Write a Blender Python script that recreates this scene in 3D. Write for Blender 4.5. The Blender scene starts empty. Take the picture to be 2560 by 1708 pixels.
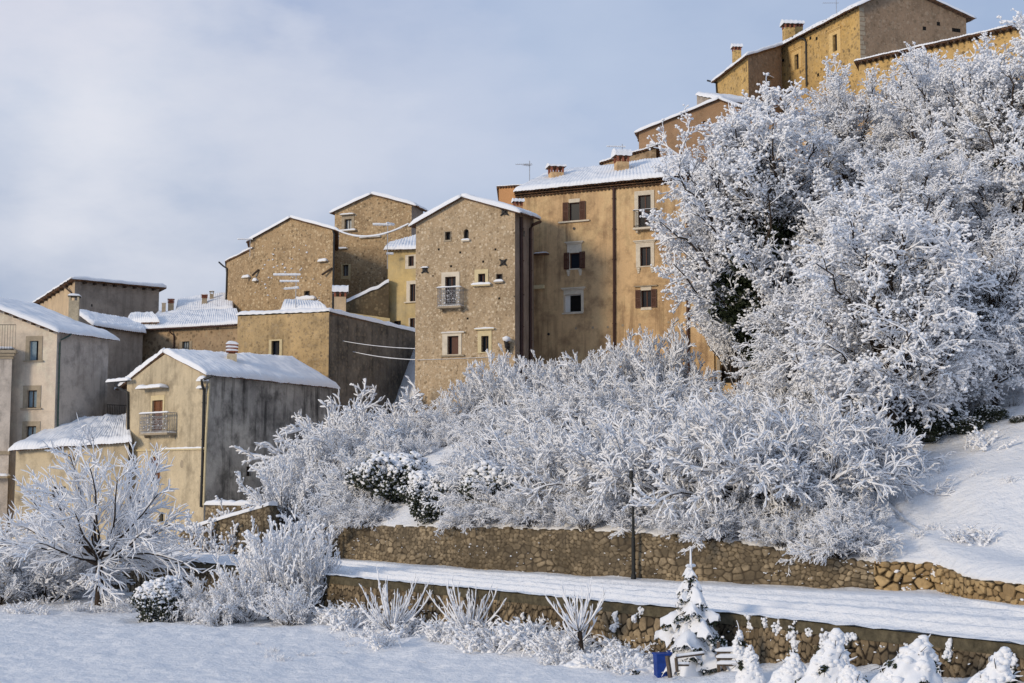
import bpy, math, random
import numpy as np
from mathutils import Vector, noise
PI = math.pi
SC = bpy.context.scene
COL = SC.collection
# ------------------------------------------------------------------ camera model (a real lens: 50 mm, tilted up)
F = 3555.6; CZ = 6.3; TP = 342.0 / F
PITCH = math.atan(TP); CP, SP = math.cos(PITCH), math.sin(PITCH)
def ray(px, py):
    u = (px - 1280.0) / F; v = (854.0 - py) / F
    dy = CP - v * SP; dz = SP + v * CP
    return u / dy, dz / dy
def at(px, py, d):
    rx, rz = ray(px, py); return Vector((rx * d, d, CZ + rz * d))
def on_z(px, py, z):
    rx, rz = ray(px, py); d = (z - CZ) / rz; return Vector((rx * d, d, z))
Z1 = lambda x, y: (x * .3827, 640 + y * .3827)
Z2 = lambda x, y: (500 + x * .3827, 440 + y * .3827)
Z3 = lambda x, y: (1220 + x * .3827, 360 + y * .3827)
Z4 = lambda x, y: (1480 + x * .4596, y * .4596)
Z6 = lambda x, y: (x * .3878, 1100 + y * .3878)
PX = lambda x, y: (x, y)
def lerp(a, b, t): return a + (b - a) * t
def sst(a, b, x):
    t = min(1, max(0, (x - a) / (b - a))); return t * t * (3 - 2 * t)
def interp(xs, ys, x):
    if x <= xs[0]: i = 0
    elif x >= xs[-1]: i = len(xs) - 2
    else:
        i = 0
        while xs[i + 1] < x: i += 1
    return ys[i] + (ys[i + 1] - ys[i]) * (x - xs[i]) / (xs[i + 1] - xs[i])
def nz(x, y, z=0.0): return noise.noise(Vector((x, y, z)))
# ------------------------------------------------------------------ objects
BASE = {}
def tag(o, label=None, cat=None, group=None, kind=None):
    if label: o['label'] = label
    if cat: o['category'] = cat
    if group: o['group'] = group
    if kind: o['kind'] = kind
    return o
def thing(name, loc, label, cat, group=None):
    o = bpy.data.objects.new(name, None); COL.objects.link(o); o.location = loc
    o.empty_display_size = .3
    BASE[o.name] = Vector(loc); return tag(o, label, cat, group)
def link_mesh(name, me, mat, parent=None, base=None):
    o = bpy.data.objects.new(name, me); COL.objects.link(o)
    if mat is not None: me.materials.append(mat)
    if parent is not None:
        o.parent = parent; BASE[o.name] = BASE[parent.name]
    else:
        b = Vector(base) if base is not None else Vector((0, 0, 0))
        o.location = b; BASE[o.name] = b
    return o
def np_mesh(name, V, Q=None, T=None, smooth=True, attrs=None):
    me = bpy.data.meshes.new(name)
    nq = 0 if Q is None else len(Q); nt = 0 if T is None else len(T)
    me.vertices.add(len(V)); me.vertices.foreach_set('co', np.asarray(V, np.float32).ravel())
    idx = []; tot = []
    if nq: idx.append(np.asarray(Q, np.int32).ravel()); tot.append(np.full(nq, 4, np.int32))
    if nt: idx.append(np.asarray(T, np.int32).ravel()); tot.append(np.full(nt, 3, np.int32))
    idx = np.concatenate(idx); tot = np.concatenate(tot)
    me.loops.add(len(idx)); me.loops.foreach_set('vertex_index', idx)
    me.polygons.add(len(tot))
    st = np.concatenate([[0], np.cumsum(tot)[:-1]]).astype(np.int32)
    me.polygons.foreach_set('loop_start', st); me.polygons.foreach_set('loop_total', tot)
    me.polygons.foreach_set('use_smooth', np.full(len(tot), smooth, bool))
    me.update(calc_edges=True)
    for k, v in (attrs or {}).items():
        a = me.attributes.new(k, 'FLOAT', 'POINT'); a.data.foreach_set('value', np.asarray(v, np.float32))
    me.validate()
    return me
class MB:
    """collects faces in world space; build() links them as ONE mesh object"""
    def __init__(s): s.v = []; s.f = []
    def poly(s, pts):
        i = len(s.v); s.v += [tuple(p) for p in pts]; s.f.append(tuple(range(i, i + len(pts))))
    def hexa(s, p):     # 8 points: bottom 4 (ccw), top 4
        i = len(s.v); s.v += [tuple(q) for q in p]
        for q in ((0, 3, 2, 1), (4, 5, 6, 7), (0, 1, 5, 4), (1, 2, 6, 5), (2, 3, 7, 6), (3, 0, 4, 7)):
            s.f.append(tuple(i + k for k in q))
    def box(s, c, sx, sy, sz, rz=0, taper=1.0):
        ca, sa = math.cos(rz), math.sin(rz); P = []
        for zz, k in ((0, 1.0), (sz, taper)):
            for a, b in ((-1, -1), (1, -1), (1, 1), (-1, 1)):
                x, y = a * sx / 2 * k, b * sy / 2 * k
                P.append((c[0] + x * ca - y * sa, c[1] + x * sa + y * ca, c[2] + zz))
        s.hexa(P)
    def wbox(s, w, s0, s1, z0, z1, o0, o1):     # box in a wall's coordinates
        s.hexa([w.p(s0, z0, o0), w.p(s0, z0, o1), w.p(s1, z0, o1), w.p(s1, z0, o0),
                w.p(s0, z1, o0), w.p(s0, z1, o1), w.p(s1, z1, o1), w.p(s1, z1, o0)])
    def tube(s, pts, r, k=6, cap=True):
        pts = [Vector(p) for p in pts]; n = len(pts); i0 = len(s.v)
        rr = r if isinstance(r, (list, tuple)) else [r] * n
        for i, p in enumerate(pts):
            t = (pts[min(i + 1, n - 1)] - pts[max(i - 1, 0)]).normalized()
            a = t.cross(Vector((0.31, .17, .93)));
            if a.length < .1: a = t.cross(Vector((1, 0, 0)))
            a.normalize(); b = t.cross(a)
            for j in range(k):
                q = p + (a * math.cos(2 * PI * j / k) + b * math.sin(2 * PI * j / k)) * rr[i]
                s.v.append(tuple(q))
        for i in range(n - 1):
            for j in range(k):
                j2 = (j + 1) % k
                s.f.append((i0 + i * k + j, i0 + i * k + j2, i0 + (i + 1) * k + j2, i0 + (i + 1) * k + j))
        if cap:
            s.f.append(tuple(i0 + j for j in range(k))); s.f.append(tuple(i0 + (n - 1) * k + j for j in range(k)))
    def grid(s, P):      # P[i][j] points
        i0 = len(s.v); n = len(P); m = len(P[0])
        for row in P: s.v += [tuple(q) for q in row]
        for i in range(n - 1):
            for j in range(m - 1):
                s.f.append((i0 + i * m + j, i0 + (i + 1) * m + j, i0 + (i + 1) * m + j + 1, i0 + i * m + j + 1))
    def blob(s, c, r, rng, sq=.8, jit=.18):
        i0 = len(s.v)
        for v in ICO_V:
            k = 1 + rng.uniform(-jit, jit)
            s.v.append((c[0] + v[0] * r * k, c[1] + v[1] * r * k, c[2] + v[2] * r * k * sq))
        for t in ICO_T: s.f.append(tuple(i0 + q for q in t))
    def build(s, name, mat, parent=None, base=None, smooth=False):
        b = BASE[parent.name] if parent is not None else (Vector(base) if base is not None else Vector((0, 0, 0)))
        me = bpy.data.meshes.new(name)
        me.from_pydata([(x - b[0], y - b[1], z - b[2]) for x, y, z in s.v], [], s.f)
        if smooth: me.polygons.foreach_set('use_smooth', np.full(len(me.polygons), True, bool))
        me.update()
        return link_mesh(name, me, mat, parent, base)
_t = (1 + 5 ** .5) / 2; _n = (1 + _t * _t) ** .5
ICO_V = [tuple(c / _n for c in v) for v in ((-1, _t, 0), (1, _t, 0), (-1, -_t, 0), (1, -_t, 0), (0, -1, _t), (0, 1, _t), (0, -1, -_t), (0, 1, -_t), (_t, 0, -1), (_t, 0, 1), (-_t, 0, -1), (-_t, 0, 1))]
ICO_T = [(0, 11, 5), (0, 5, 1), (0, 1, 7), (0, 7, 10), (0, 10, 11), (1, 5, 9), (5, 11, 4), (11, 10, 2), (10, 7, 6), (7, 1, 8), (3, 9, 4), (3, 4, 2), (3, 2, 6), (3, 6, 8), (3, 8, 9), (4, 9, 5), (2, 4, 11), (6, 2, 10), (8, 6, 7), (9, 8, 1)]
def copy_tree(o, parent=None):
    c = o.copy(); COL.objects.link(c)
    if parent is not None: c.parent = parent
    for ch in list(o.children): copy_tree(ch, c)
    return c
# ------------------------------------------------------------------ materials
def new_mat(name):
    m = bpy.data.materials.new(name); m.use_nodes = True
    nt = m.node_tree; bs = nt.nodes['Principled BSDF']; return m, nt, bs
def nd(nt, t, **kw):
    n = nt.nodes.new(t)
    for k, v in kw.items():
        if k.startswith('i_'): n.inputs[k[2:].replace('_', ' ')].default_value = v
        else: setattr(n, k, v)
    return n
def ramp(nt, src, a, b):
    n = nd(nt, 'ShaderNodeMapRange'); n.inputs[1].default_value = a; n.inputs[2].default_value = b
    nt.links.new(src, n.inputs[0]); return n.outputs[0]
def mixc(nt, fac, a, b, mode='MIX'):
    n = nt.nodes.new('ShaderNodeMix'); n.data_type = 'RGBA'; n.blend_type = mode
    for s, v in ((n.inputs[0], fac), (n.inputs[6], a), (n.inputs[7], b)):
        if isinstance(v, (tuple, list)): s.default_value = (*v, 1) if len(v) == 3 else v
        elif isinstance(v, (int, float)): s.default_value = v
        else: nt.links.new(v, s)
    return n.outputs[2]
def mth(nt, op, a, b=0.0):
    n = nt.nodes.new('ShaderNodeMath'); n.operation = op
    for s, v in ((n.inputs[0], a), (n.inputs[1], b)):
        if isinstance(v, (int, float)): s.default_value = v
        else: nt.links.new(v, s)
    return n.outputs[0]
def nnoise(nt, vec, scale, detail=6, rough=.6):
    n = nd(nt, 'ShaderNodeTexNoise'); n.inputs['Scale'].default_value = scale; n.inputs['Detail'].default_value = detail; n.inputs['Roughness'].default_value = rough
    if vec is not None: nt.links.new(vec, n.inputs['Vector'])
    return n.outputs['Fac']
def vor(nt, vec, scale, feat='F1'):
    n = nd(nt, 'ShaderNodeTexVoronoi'); n.feature = feat; n.inputs['Scale'].default_value = scale
    nt.links.new(vec, n.inputs['Vector']); return n
def mapped(nt, scale, loc=(0, 0, 0)):
    tc = nt.nodes.new('ShaderNodeTexCoord'); mp = nt.nodes.new('ShaderNodeMapping')
    mp.inputs['Scale'].default_value = scale; mp.inputs['Location'].default_value = loc
    nt.links.new(tc.outputs['Object'], mp.inputs['Vector']); return mp.outputs['Vector']
def bump(nt, bs, h, strength=.5, dist=.05):
    b = nt.nodes.new('ShaderNodeBump'); b.inputs['Strength'].default_value = strength; b.inputs['Distance'].default_value = dist
    nt.links.new(h, b.inputs['Height']); nt.links.new(b.outputs['Normal'], bs.inputs['Normal'])
def plaster(name, c1, c2, dark, stone=0.0, damp=.3, streak=.3, st_l=(.42, .33, .22), st_d=(.12, .085, .05), sscale=3.0, seed=0, rough=.95):
    """old lime render: blotches, rain streaks, damp; stone>0 lets rubble stones show"""
    m, nt, bs = new_mat(name); V = mapped(nt, (1, 1, 1), (seed * 7.3, seed * 3.1, seed))
    big = nnoise(nt, V, .26, 6, .62); mid = nnoise(nt, V, .8, 9, .68); fine = nnoise(nt, V, 9, 6, .7)
    col = mixc(nt, ramp(nt, big, .38, .62), c1, c2)
    col = mixc(nt, mth(nt, 'MULTIPLY', ramp(nt, mid, .47, .66), damp), col, dark)
    pal = nnoise(nt, mapped(nt, (1, 1, .8), (seed * 2.9, 3.3, seed * 5.1)), .55, 9, .7)
    col = mixc(nt, mth(nt, 'MULTIPLY', ramp(nt, pal, .50, .62), .38), col, tuple(min(.8, c * 1.35) for c in c1))
    Vs = mapped(nt, (1.5, 1.5, .12), (seed, 0, 0)); stn = nnoise(nt, Vs, 1.0, 6, .7)
    col = mixc(nt, mth(nt, 'MULTIPLY', mth(nt, 'MULTIPLY', ramp(nt, stn, .49, .63), ramp(nt, big, .38, .56)), streak), col, dark)
    h = fine
    if stone > 0:
        Vd = nt.nodes.new('ShaderNodeMix'); Vd.data_type = 'VECTOR'; Vd.inputs[0].default_value = .12
        dn = nd(nt, 'ShaderNodeTexNoise'); dn.inputs['Scale'].default_value = 2.5; nt.links.new(V, dn.inputs['Vector'])
        nt.links.new(V, Vd.inputs[4]); nt.links.new(dn.outputs['Color'], Vd.inputs[5])
        v1 = vor(nt, Vd.outputs[1], sscale); v2 = vor(nt, Vd.outputs[1], sscale * 1.9)
        for v, amt in ((v1, 1.0), (v2, .8)):
            sep = nt.nodes.new('ShaderNodeSeparateColor'); nt.links.new(v.outputs['Color'], sep.inputs[0])
            inside = ramp(nt, v.outputs['Distance'], .52, .34)
            lite = ramp(nt, sep.outputs[0], .40, .85); drk = ramp(nt, sep.outputs[1], .55, .9)
            cov = ramp(nt, mth(nt, 'ADD', mid, mth(nt, 'MULTIPLY', sep.outputs[2], .4)), .40, .62)
            k = mth(nt, 'MULTIPLY', mth(nt, 'MULTIPLY', inside, cov), stone * amt)
            col = mixc(nt, mth(nt, 'MULTIPLY', k, lite), col, st_l)
            col = mixc(nt, mth(nt, 'MULTIPLY', k, drk), col, st_d)
        v3 = vor(nt, V, 1.15); sp3 = nt.nodes.new('ShaderNodeSeparateColor'); nt.links.new(v3.outputs['Color'], sp3.inputs[0])
        pit = mth(nt, 'MULTIPLY', ramp(nt, v3.outputs['Distance'], .10, .06), mth(nt, 'GREATER_THAN', sp3.outputs[0], .78))
        col = mixc(nt, mth(nt, 'MULTIPLY', pit, .85 * stone), col, (.035, .025, .018))
        h = mth(nt, 'ADD', mth(nt, 'MULTIPLY', ramp(nt, v1.outputs['Distance'], .5, .1), stone), mth(nt, 'MULTIPLY', fine, .8))
    col = mixc(nt, .28, col, mixc(nt, fine, (.35, .35, .35), (1.5, 1.5, 1.5)), 'MULTIPLY') if False else mixc(nt, mth(nt, 'MULTIPLY', ramp(nt, fine, .45, .75), .22), col, dark)
    nt.links.new(col, bs.inputs['Base Color']); bs.inputs['Roughness'].default_value = rough
    bs.inputs['Specular IOR Level'].default_value = .15
    bump(nt, bs, h, .55, .045); return m
def simple(name, col, rough=.7, metal=0, var=.25, scale=3, spec=.3, bmp=.2):
    m, nt, bs = new_mat(name); V = mapped(nt, (1, 1, 1)); n = nnoise(nt, V, scale, 6, .65)
    lo = tuple(c * (1 - var) for c in col); hi = tuple(min(1, c * (1 + var)) for c in col)
    nt.links.new(mixc(nt, ramp(nt, n, .3, .7), lo, hi), bs.inputs['Base Color'])
    bs.inputs['Roughness'].default_value = rough; bs.inputs['Metallic'].default_value = metal; bs.inputs['Specular IOR Level'].default_value = spec
    if bmp: bump(nt, bs, n, bmp, .02)
    return m
def snow_mat(name, scale=6, strength=.35, dist=.04, col=(.82, .835, .865)):
    m, nt, bs = new_mat(name); V = mapped(nt, (1, 1, 1))
    a = nnoise(nt, V, scale, 8, .62)
    nt.links.new(mixc(nt, ramp(nt, a, .3, .7), tuple(c * .97 for c in col), col), bs.inputs['Base Color'])
    bs.inputs['Roughness'].default_value = .75; bs.inputs['Specular IOR Level'].default_value = .2
    bump(nt, bs, a, strength, dist); return m
def plain(name, col, rough=.8, spec=.2):
    m, nt, bs = new_mat(name)
    bs.inputs['Base Color'].default_value = (*col, 1); bs.inputs['Roughness'].default_value = rough; bs.inputs['Specular IOR Level'].default_value = spec
    return m
def stone_mat(name, lo, hi, mortar, moss, moss_amt=.4, cover=.3):
    """masonry: each stone's tone and the joints come from the wall mesh itself (attributes rnd, edge)"""
    m, nt, bs = new_mat(name); V = mapped(nt, (1, 1, 1))
    r = nd(nt, 'ShaderNodeAttribute', attribute_name='rnd').outputs['Fac']; e = nd(nt, 'ShaderNodeAttribute', attribute_name='edge').outputs['Fac']
    f = nnoise(nt, V, 7, 8, .7); b = nnoise(nt, V, .45, 5, .6)
    col = mixc(nt, r, lo, hi)
    col = mixc(nt, mth(nt, 'MULTIPLY', ramp(nt, f, .42, .72), .55), col, tuple(c * .45 for c in lo))
    col = mixc(nt, mth(nt, 'MULTIPLY', ramp(nt, b, .42, .66), moss_amt), col, moss)
    col = mixc(nt, ramp(nt, e, .24, .07), col, mortar)
    cv = nnoise(nt, mapped(nt, (1, 1, 1.4), (3.3, 9.1, 2.2)), .9, 8, .68)      # lime and dirt smeared over the stones in places
    col = mixc(nt, mth(nt, 'MULTIPLY', ramp(nt, cv, .50, .64), cover), col, tuple(c * 1.5 for c in moss))
    nt.links.new(col, bs.inputs['Base Color']); bs.inputs['Roughness'].default_value = .95; bs.inputs['Specular IOR Level'].default_value = .15
    bump(nt, bs, f, .6, .03); return m
def tile_mat():
    m, nt, bs = new_mat('roof_tile'); V = mapped(nt, (1, 1, 1)); v = vor(nt, V, 4.5); f = nnoise(nt, V, 6)
    sp = nt.nodes.new('ShaderNodeSeparateColor'); nt.links.new(v.outputs['Color'], sp.inputs[0])
    col = mixc(nt, sp.outputs[0], (.10, .062, .04), (.25, .135, .075))
    col = mixc(nt, mth(nt, 'MULTIPLY', ramp(nt, f, .4, .7), .6), col, (.05, .045, .04))
    nt.links.new(col, bs.inputs['Base Color']); bs.inputs['Roughness'].default_value = .9; bs.inputs['Specular IOR Level'].default_value = .15
    return m
M = {}
M['snow'] = snow_mat('snow'); M['snow_ground'] = snow_mat('snow_ground', 2.4, 1.0, .18, (.85, .862, .888)); M['snow_twig'] = plain('snow_twig', (.85, .86, .885))
M['bark'] = simple('bark', (.050, .038, .030), .95, var=.4, scale=8, spec=.1)
M['twig'] = plain('twig_bark', (.048, .036, .028), .95, .1)
M['tile'] = tile_mat()
M['wood'] = simple('shutter_wood', (.085, .033, .020), .6, var=.3, scale=12)
M['wood_lt'] = simple('door_wood', (.17, .072, .034), .6, var=.3, scale=12)
M['beam'] = simple('rafter_wood', (.06, .04, .028), .85, var=.4, scale=6)
M['white'] = simple('white_paint', (.72, .70, .66), .5, var=.06)
M['trim'] = simple('stone_trim', (.62, .55, .44), .85, var=.14, scale=4)
M['trim_y'] = simple('cream_trim', (.60, .50, .30), .85, var=.12, scale=4)
M['trim_g'] = simple('grey_stone_trim', (.34, .28, .20), .9, var=.2, scale=4)
M['trim_o'] = simple('ochre_stone_trim', (.66, .46, .20), .9, var=.2, scale=5)
M['glass'] = plain('window_glass', (.018, .022, .030), .2, .03)
M['curtain'] = simple('curtained_glass', (.22, .26, .29), .35, var=.35, scale=5)
M['blue'] = simple('blue_shutter', (.19, .26, .30), .6, var=.2, scale=8)
M['iron'] = simple('wrought_iron', (.035, .033, .033), .6, metal=.3)
M['iron_w'] = simple('frosted_iron', (.26, .26, .27), .7, var=.3, scale=20)
M['pipe'] = simple('brown_pipe', (.060, .028, .022), .5, var=.25)
M['pipe_d'] = simple('dark_pipe', (.03, .03, .03), .5, var=.25)
M['pipe_g'] = simple('green_pipe', (.035, .065, .055), .5, var=.25)
M['alu'] = simple('aerial_metal', (.45, .46, .48), .45, metal=.6)
M['concrete'] = simple('mossy_concrete', (.085, .072, .045), .95, var=.5, scale=5, bmp=.6)
M['brick'] = simple('chimney_brick', (.27, .10, .06), .9, var=.35, scale=9)
M['needle'] = plain('needles', (.016, .028, .016), .8)
M['ivy'] = simple('ivy_leaf', (.018, .026, .010), .55, var=.5, scale=9, bmp=0)
M['evergreen'] = simple('evergreen_leaf', (.030, .038, .020), .7, var=.5, scale=9, bmp=0)
M['grass'] = plain('dry_grass', (.30, .23, .14), .9)
M['bin'] = simple('blue_plastic', (.006, .04, .24), .55, var=.3)
M['plank'] = simple('weathered_plank', (.11, .085, .065), .9, var=.4, scale=10)
M['lamp'] = simple('lamp_paint', (.018, .020, .020), .5, var=.2)
M['void'] = plain('dark_interior', (.01, .009, .008), .9)
P = {}
P['pale'] = plaster('pale_plaster', (.70, .59, .46), (.60, .51, .41), (.26, .22, .18), 0, .4, .35, seed=1)
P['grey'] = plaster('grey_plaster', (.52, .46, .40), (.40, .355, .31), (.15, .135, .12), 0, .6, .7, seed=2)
P['peach'] = plaster('peach_plaster', (.56, .42, .26), (.50, .38, .25), (.25, .20, .15), 0, .25, .3, seed=3)
P['taupe'] = plaster('taupe_plaster', (.42, .36, .30), (.33, .285, .24), (.15, .13, .11), 0, .55, .5, seed=4)
P['cream'] = plaster('cream_plaster', (.60, .50, .34), (.50, .42, .29), (.17, .14, .10), 0, .6, .4, seed=5)
P['stained'] = plaster('black_stained_plaster', (.50, .47, .42), (.27, .255, .235), (.055, .052, .049), 0, .75, .9, seed=6)
P['rubble'] = plaster('rubble_wall', (.43, .305, .175), (.36, .255, .15), (.17, .115, .065), 1.0, .4, .25, st_l=(.60, .47, .30), st_d=(.20, .145, .085), sscale=4.2, seed=7)
P['rubble_y'] = plaster('ochre_rubble', (.54, .385, .20), (.45, .33, .18), (.14, .105, .06), .5, .65, .5, sscale=4.5, seed=8)
P['rubble_p'] = plaster('pinkish_rubble', (.44, .32, .20), (.38, .275, .175), (.17, .12, .08), .8, .35, .25, seed=9)
P['tower'] = plaster('tower_rubble', (.46, .345, .22), (.39, .295, .19), (.19, .14, .085), 1.0, .4, .3, st_l=(.64, .53, .38), st_d=(.26, .19, .115), sscale=5.6, seed=10)
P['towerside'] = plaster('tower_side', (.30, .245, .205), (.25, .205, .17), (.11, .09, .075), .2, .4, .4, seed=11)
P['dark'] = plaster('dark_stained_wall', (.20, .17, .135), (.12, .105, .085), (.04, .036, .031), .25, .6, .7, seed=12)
P['ochre'] = plaster('ochre_plaster', (.67, .46, .25), (.57, .39, .215), (.22, .14, .08), 0, .75, .75, seed=13)
P['orange'] = plaster('orange_plaster', (.56, .30, .14), (.50, .27, .13), (.3, .17, .08), 0, .25, .2, seed=14)
P['yellow'] = plaster('yellow_plaster', (.56, .42, .19), (.50, .41, .24), (.28, .22, .13), 0, .5, .4, seed=15)
P['brown'] = plaster('brown_plaster', (.36, .225, .13), (.33, .21, .125), (.20, .13, .08), .2, .3, .2, seed=16)
P['castle'] = plaster('golden_rubble', (.58, .38, .14), (.52, .36, .16), (.20, .13, .06), .8, .3, .25, st_l=(.6, .42, .2), seed=17)
P['castle_shade'] = plaster('shaded_rubble', (.31, .215, .14), (.27, .19, .125), (.11, .08, .055), .55, .35, .25, st_l=(.40, .31, .22), seed=18)  # darker, browner copy of the castle stone: shade put into the colour
P['annex'] = plaster('annex_plaster', (.55, .38, .19), (.48, .34, .18), (.25, .17, .09), 0, .3, .3, seed=19)
P['darkrubble'] = plaster('dark_rubble', (.13, .10, .06), (.10, .075, .045), (.04, .03, .02), 1.0, .4, .2, st_l=(.22, .17, .10), sscale=2.8, seed=20)
S = {}
S['upper'] = stone_mat('upper_masonry', (.15, .118, .078), (.44, .35, .23), (.070, .056, .040), (.072, .058, .040), .8, .85)
S['lower'] = stone_mat('lower_masonry', (.14, .105, .066), (.45, .345, .215), (.022, .018, .014), (.062, .049, .033), .8, .5)
S['dry'] = stone_mat('dry_masonry', (.28, .19, .095), (.60, .43, .22), (.022, .017, .011), (.2, .14, .075), .3)
# ------------------------------------------------------------------ terrain
RZ = 2.05
NEAR = [on_z(x, y, RZ) for x, y in ((-400, 1317), (0, 1357), (290, 1386), (840, 1441), (1126, 1468), (1365, 1491), (1600, 1513), (1766, 1528), (2000, 1553), (2560, 1613), (3400, 1703))]
FARP = ((-400, 1316.9), (0, 1340), (290, 1358), (450, 1369), (830, 1397), (1200, 1426), (1580, 1449), (1850, 1463), (2130, 1476), (2340, 1483), (2425, 1500), (2560, 1517), (3400, 1612))
FAR = [on_z(x, y, RZ) for x, y in FARP]
TOPY = (1316, 1330, 1310, 1315, 1317, 1321, 1333, 1361, 1403, 1411, 1450, 1464, 1540)
nx_, ny_ = [p.x for p in NEAR], [p.y for p in NEAR]
fx_, fy_ = [p.x for p in FAR], [p.y for p in FAR]
ft_ = [at(p[0], ty, q.y).z for p, ty, q in zip(FARP, TOPY, FAR)]
ft_[0] = ft_[1] = ft_[2] = ft_[3] = 2.3
yN = lambda x: interp(nx_, ny_, x)
yF = lambda x: interp(fx_, fy_, x)
zT = lambda x: interp(fx_, ft_, x)
zbx = [at(840, 1545, 61).x, at(1640, 1650, 46).x, at(2300, 1715, 38).x]
def fz(x, y):
    r = yN(x) - y
    if r < -.3: return -.6
    zb = min(1.1, max(.15, interp(zbx, [.25, .5, 1.0], x)))
    z = zb * math.exp(-max(0, r) / 7.0)
    near = math.exp(-max(0, r) / 6.0)
    if -70 < x < 40 and y < 110 and y > 20:
        z += .16 * nz(x * .12, y * .12, 3) + .07 * nz(x * .7, y * .7, 5) + .095 * nz(x * 1.3, y * 1.1, 7) + .045 * nz(x * 3.6, y * 3.0, 12) + near * (.22 * nz(x * .45, y * .45, 9) + .12 * abs(nz(x * 1.3, y * 1.3, 11)))
    return z
def plan_px(x, y): return 1280 + x / max(1, y) * F
def bz(x, y):
    r = y - yF(x)
    if r < 0: return RZ - .05
    px = plan_px(x, y)
    g = max(sst(640, 740, px), sst(99, 114, y) * sst(250, 420, px) * .85)
    if x > 12:      # the slope turns with the bend of the road
        r = max(0.0, r - (yF(12) - yF(x)) * .55 * sst(0, 9, r))
    prof = .36 * min(r, 10) + .22 * max(0, min(r, 34) - 10) + .5 * max(0, min(r, 76) - 34)
    prof *= 1 + .05 * nz(x * .06, y * .06, 1)
    prof -= 2.6 * math.exp(-((px - 1815) / 95) ** 2) * sst(70, 83, y) * sst(106, 97, y)
    prof -= 4.5 * math.exp(-((px - 955) / 75) ** 2) * sst(82, 93, y) * sst(126, 118, y)
    z = lerp(RZ, zT(x) - .05 + prof, g)
    z += g * min(1, r / 4) * (.35 * nz(x * .3, y * .3, 4) + .10 * nz(x * 1.1, y * 1.1, 5) + .03 * nz(x * 3, y * 3, 8))
    return z
def spaced(segs):
    out = []
    for a, b, st in segs:
        n = max(1, int(round((b - a) / st))); out += [a + (b - a) * i / n for i in range(n)]
    return out + [segs[-1][1]]
def sheet(name, xs, ys, fn, mat, kind='structure'):
    V = np.array([(x, y, fn(x, y)) for y in ys for x in xs], np.float32)
    n, m = len(ys), len(xs); I = np.arange(n * m).reshape(n, m)
    Q = np.stack([I[:-1, :-1], I[:-1, 1:], I[1:, 1:], I[1:, :-1]], -1).reshape(-1, 4)
    return tag(link_mesh(name, np_mesh(name, V, Q), mat), kind=kind)
sheet('ground', spaced([(-900, -80, 60), (-80, -30, 2), (-30, 20, .18), (20, 40, 1), (40, 900, 60)]),
      spaced([(-300, 20, 40), (20, 36, 1), (36, 70, .18), (70, 100, .8), (100, 1200, 60)]), fz, M['snow_ground'])
# the bank above the upper wall and the hill under the village (rows follow the road's far edge)
def bank():
    xs = spaced([(-140, -60, 8), (-60, -22, 1.2), (-22, 26, .35), (26, 60, 2), (60, 140, 10)])
    rs = [0.0, .22] + spaced([(.5, 14, .35), (14, 40, .8), (40, 90, 4), (90, 200, 20)])
    V = []
    for r in rs:
        for x in xs:
            y = yF(x) + r + .12
            z = bz(x, y) if r > 0 else bz(x, yF(x) + .12) - .5
            lip = 0
            if r <= 1: z += .06 * nz(x * 1.7, 3.3, 2)
            V.append((x, y, z))
    n, m = len(rs), len(xs); I = np.arange(n * m).reshape(n, m)
    Q = np.stack([I[:-1, :-1], I[:-1, 1:], I[1:, 1:], I[1:, :-1]], -1).reshape(-1, 4)
    tag(link_mesh('hillside', np_mesh('hillside', np.array(V), Q), M['snow_ground']), kind='structure')
bank()
# the snowed-over road with wheel ruts and ploughed ridges running along it
RUTS = [(.15, .035, -.08), (.20, .018, .10), (.25, .02, -.05), (.32, .035, -.09), (.375, .018, .10), (.45, .05, .05), (.53, .03, -.08), (.58, .018, .08), (.66, .02, -.05), (.74, .03, -.07), (.79, .018, .07), (.88, .06, .05)]
def road():
    xs = spaced([(-60, -25, .8), (-25, 17, .2), (17, 45, 1)]); ts = [i / 140 for i in range(141)]
    V = []
    for x in xs:
        a, b = yN(x) - .06, yF(x) + .35
        for t in ts:
            y = lerp(a, b, t); z = RZ
            for c, w, h in RUTS:
                cc = c + .012 * nz(x * .15, c * 9, 0); z += 1.5 * h * math.exp(-((t - cc) / w) ** 2)
            rough = math.exp(-((t - .42) / .12) ** 2)
            z += (.02 + .05 * rough) * nz(x * 2.1, y * 1.6, 2) + .025 * nz(x * .5, y * .3, 6) + (.04 * rough) * nz(x * 5, y * 4, 2)
            z += .10 * math.exp(-(t / .05) ** 2) + .15 * math.exp(-((1 - t) / .05) ** 2) * (.6 + nz(x * .8, 1, 1))
            if t == 0: z -= .05 - .06 * nz(x * 2.7, 0, 3); y -= .17 + .05 * nz(x * 3.3, 2, 0)
            V.append((x, y, z))
    n, m = len(xs), len(ts); I = np.arange(n * m).reshape(n, m)
    Q = np.stack([I[:-1, :-1], I[1:, :-1], I[1:, 1:], I[:-1, 1:]], -1).reshape(-1, 4)
    tag(link_mesh('road', np_mesh('road', np.array(V), Q), M['snow_ground']), kind='structure')
road()
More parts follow.
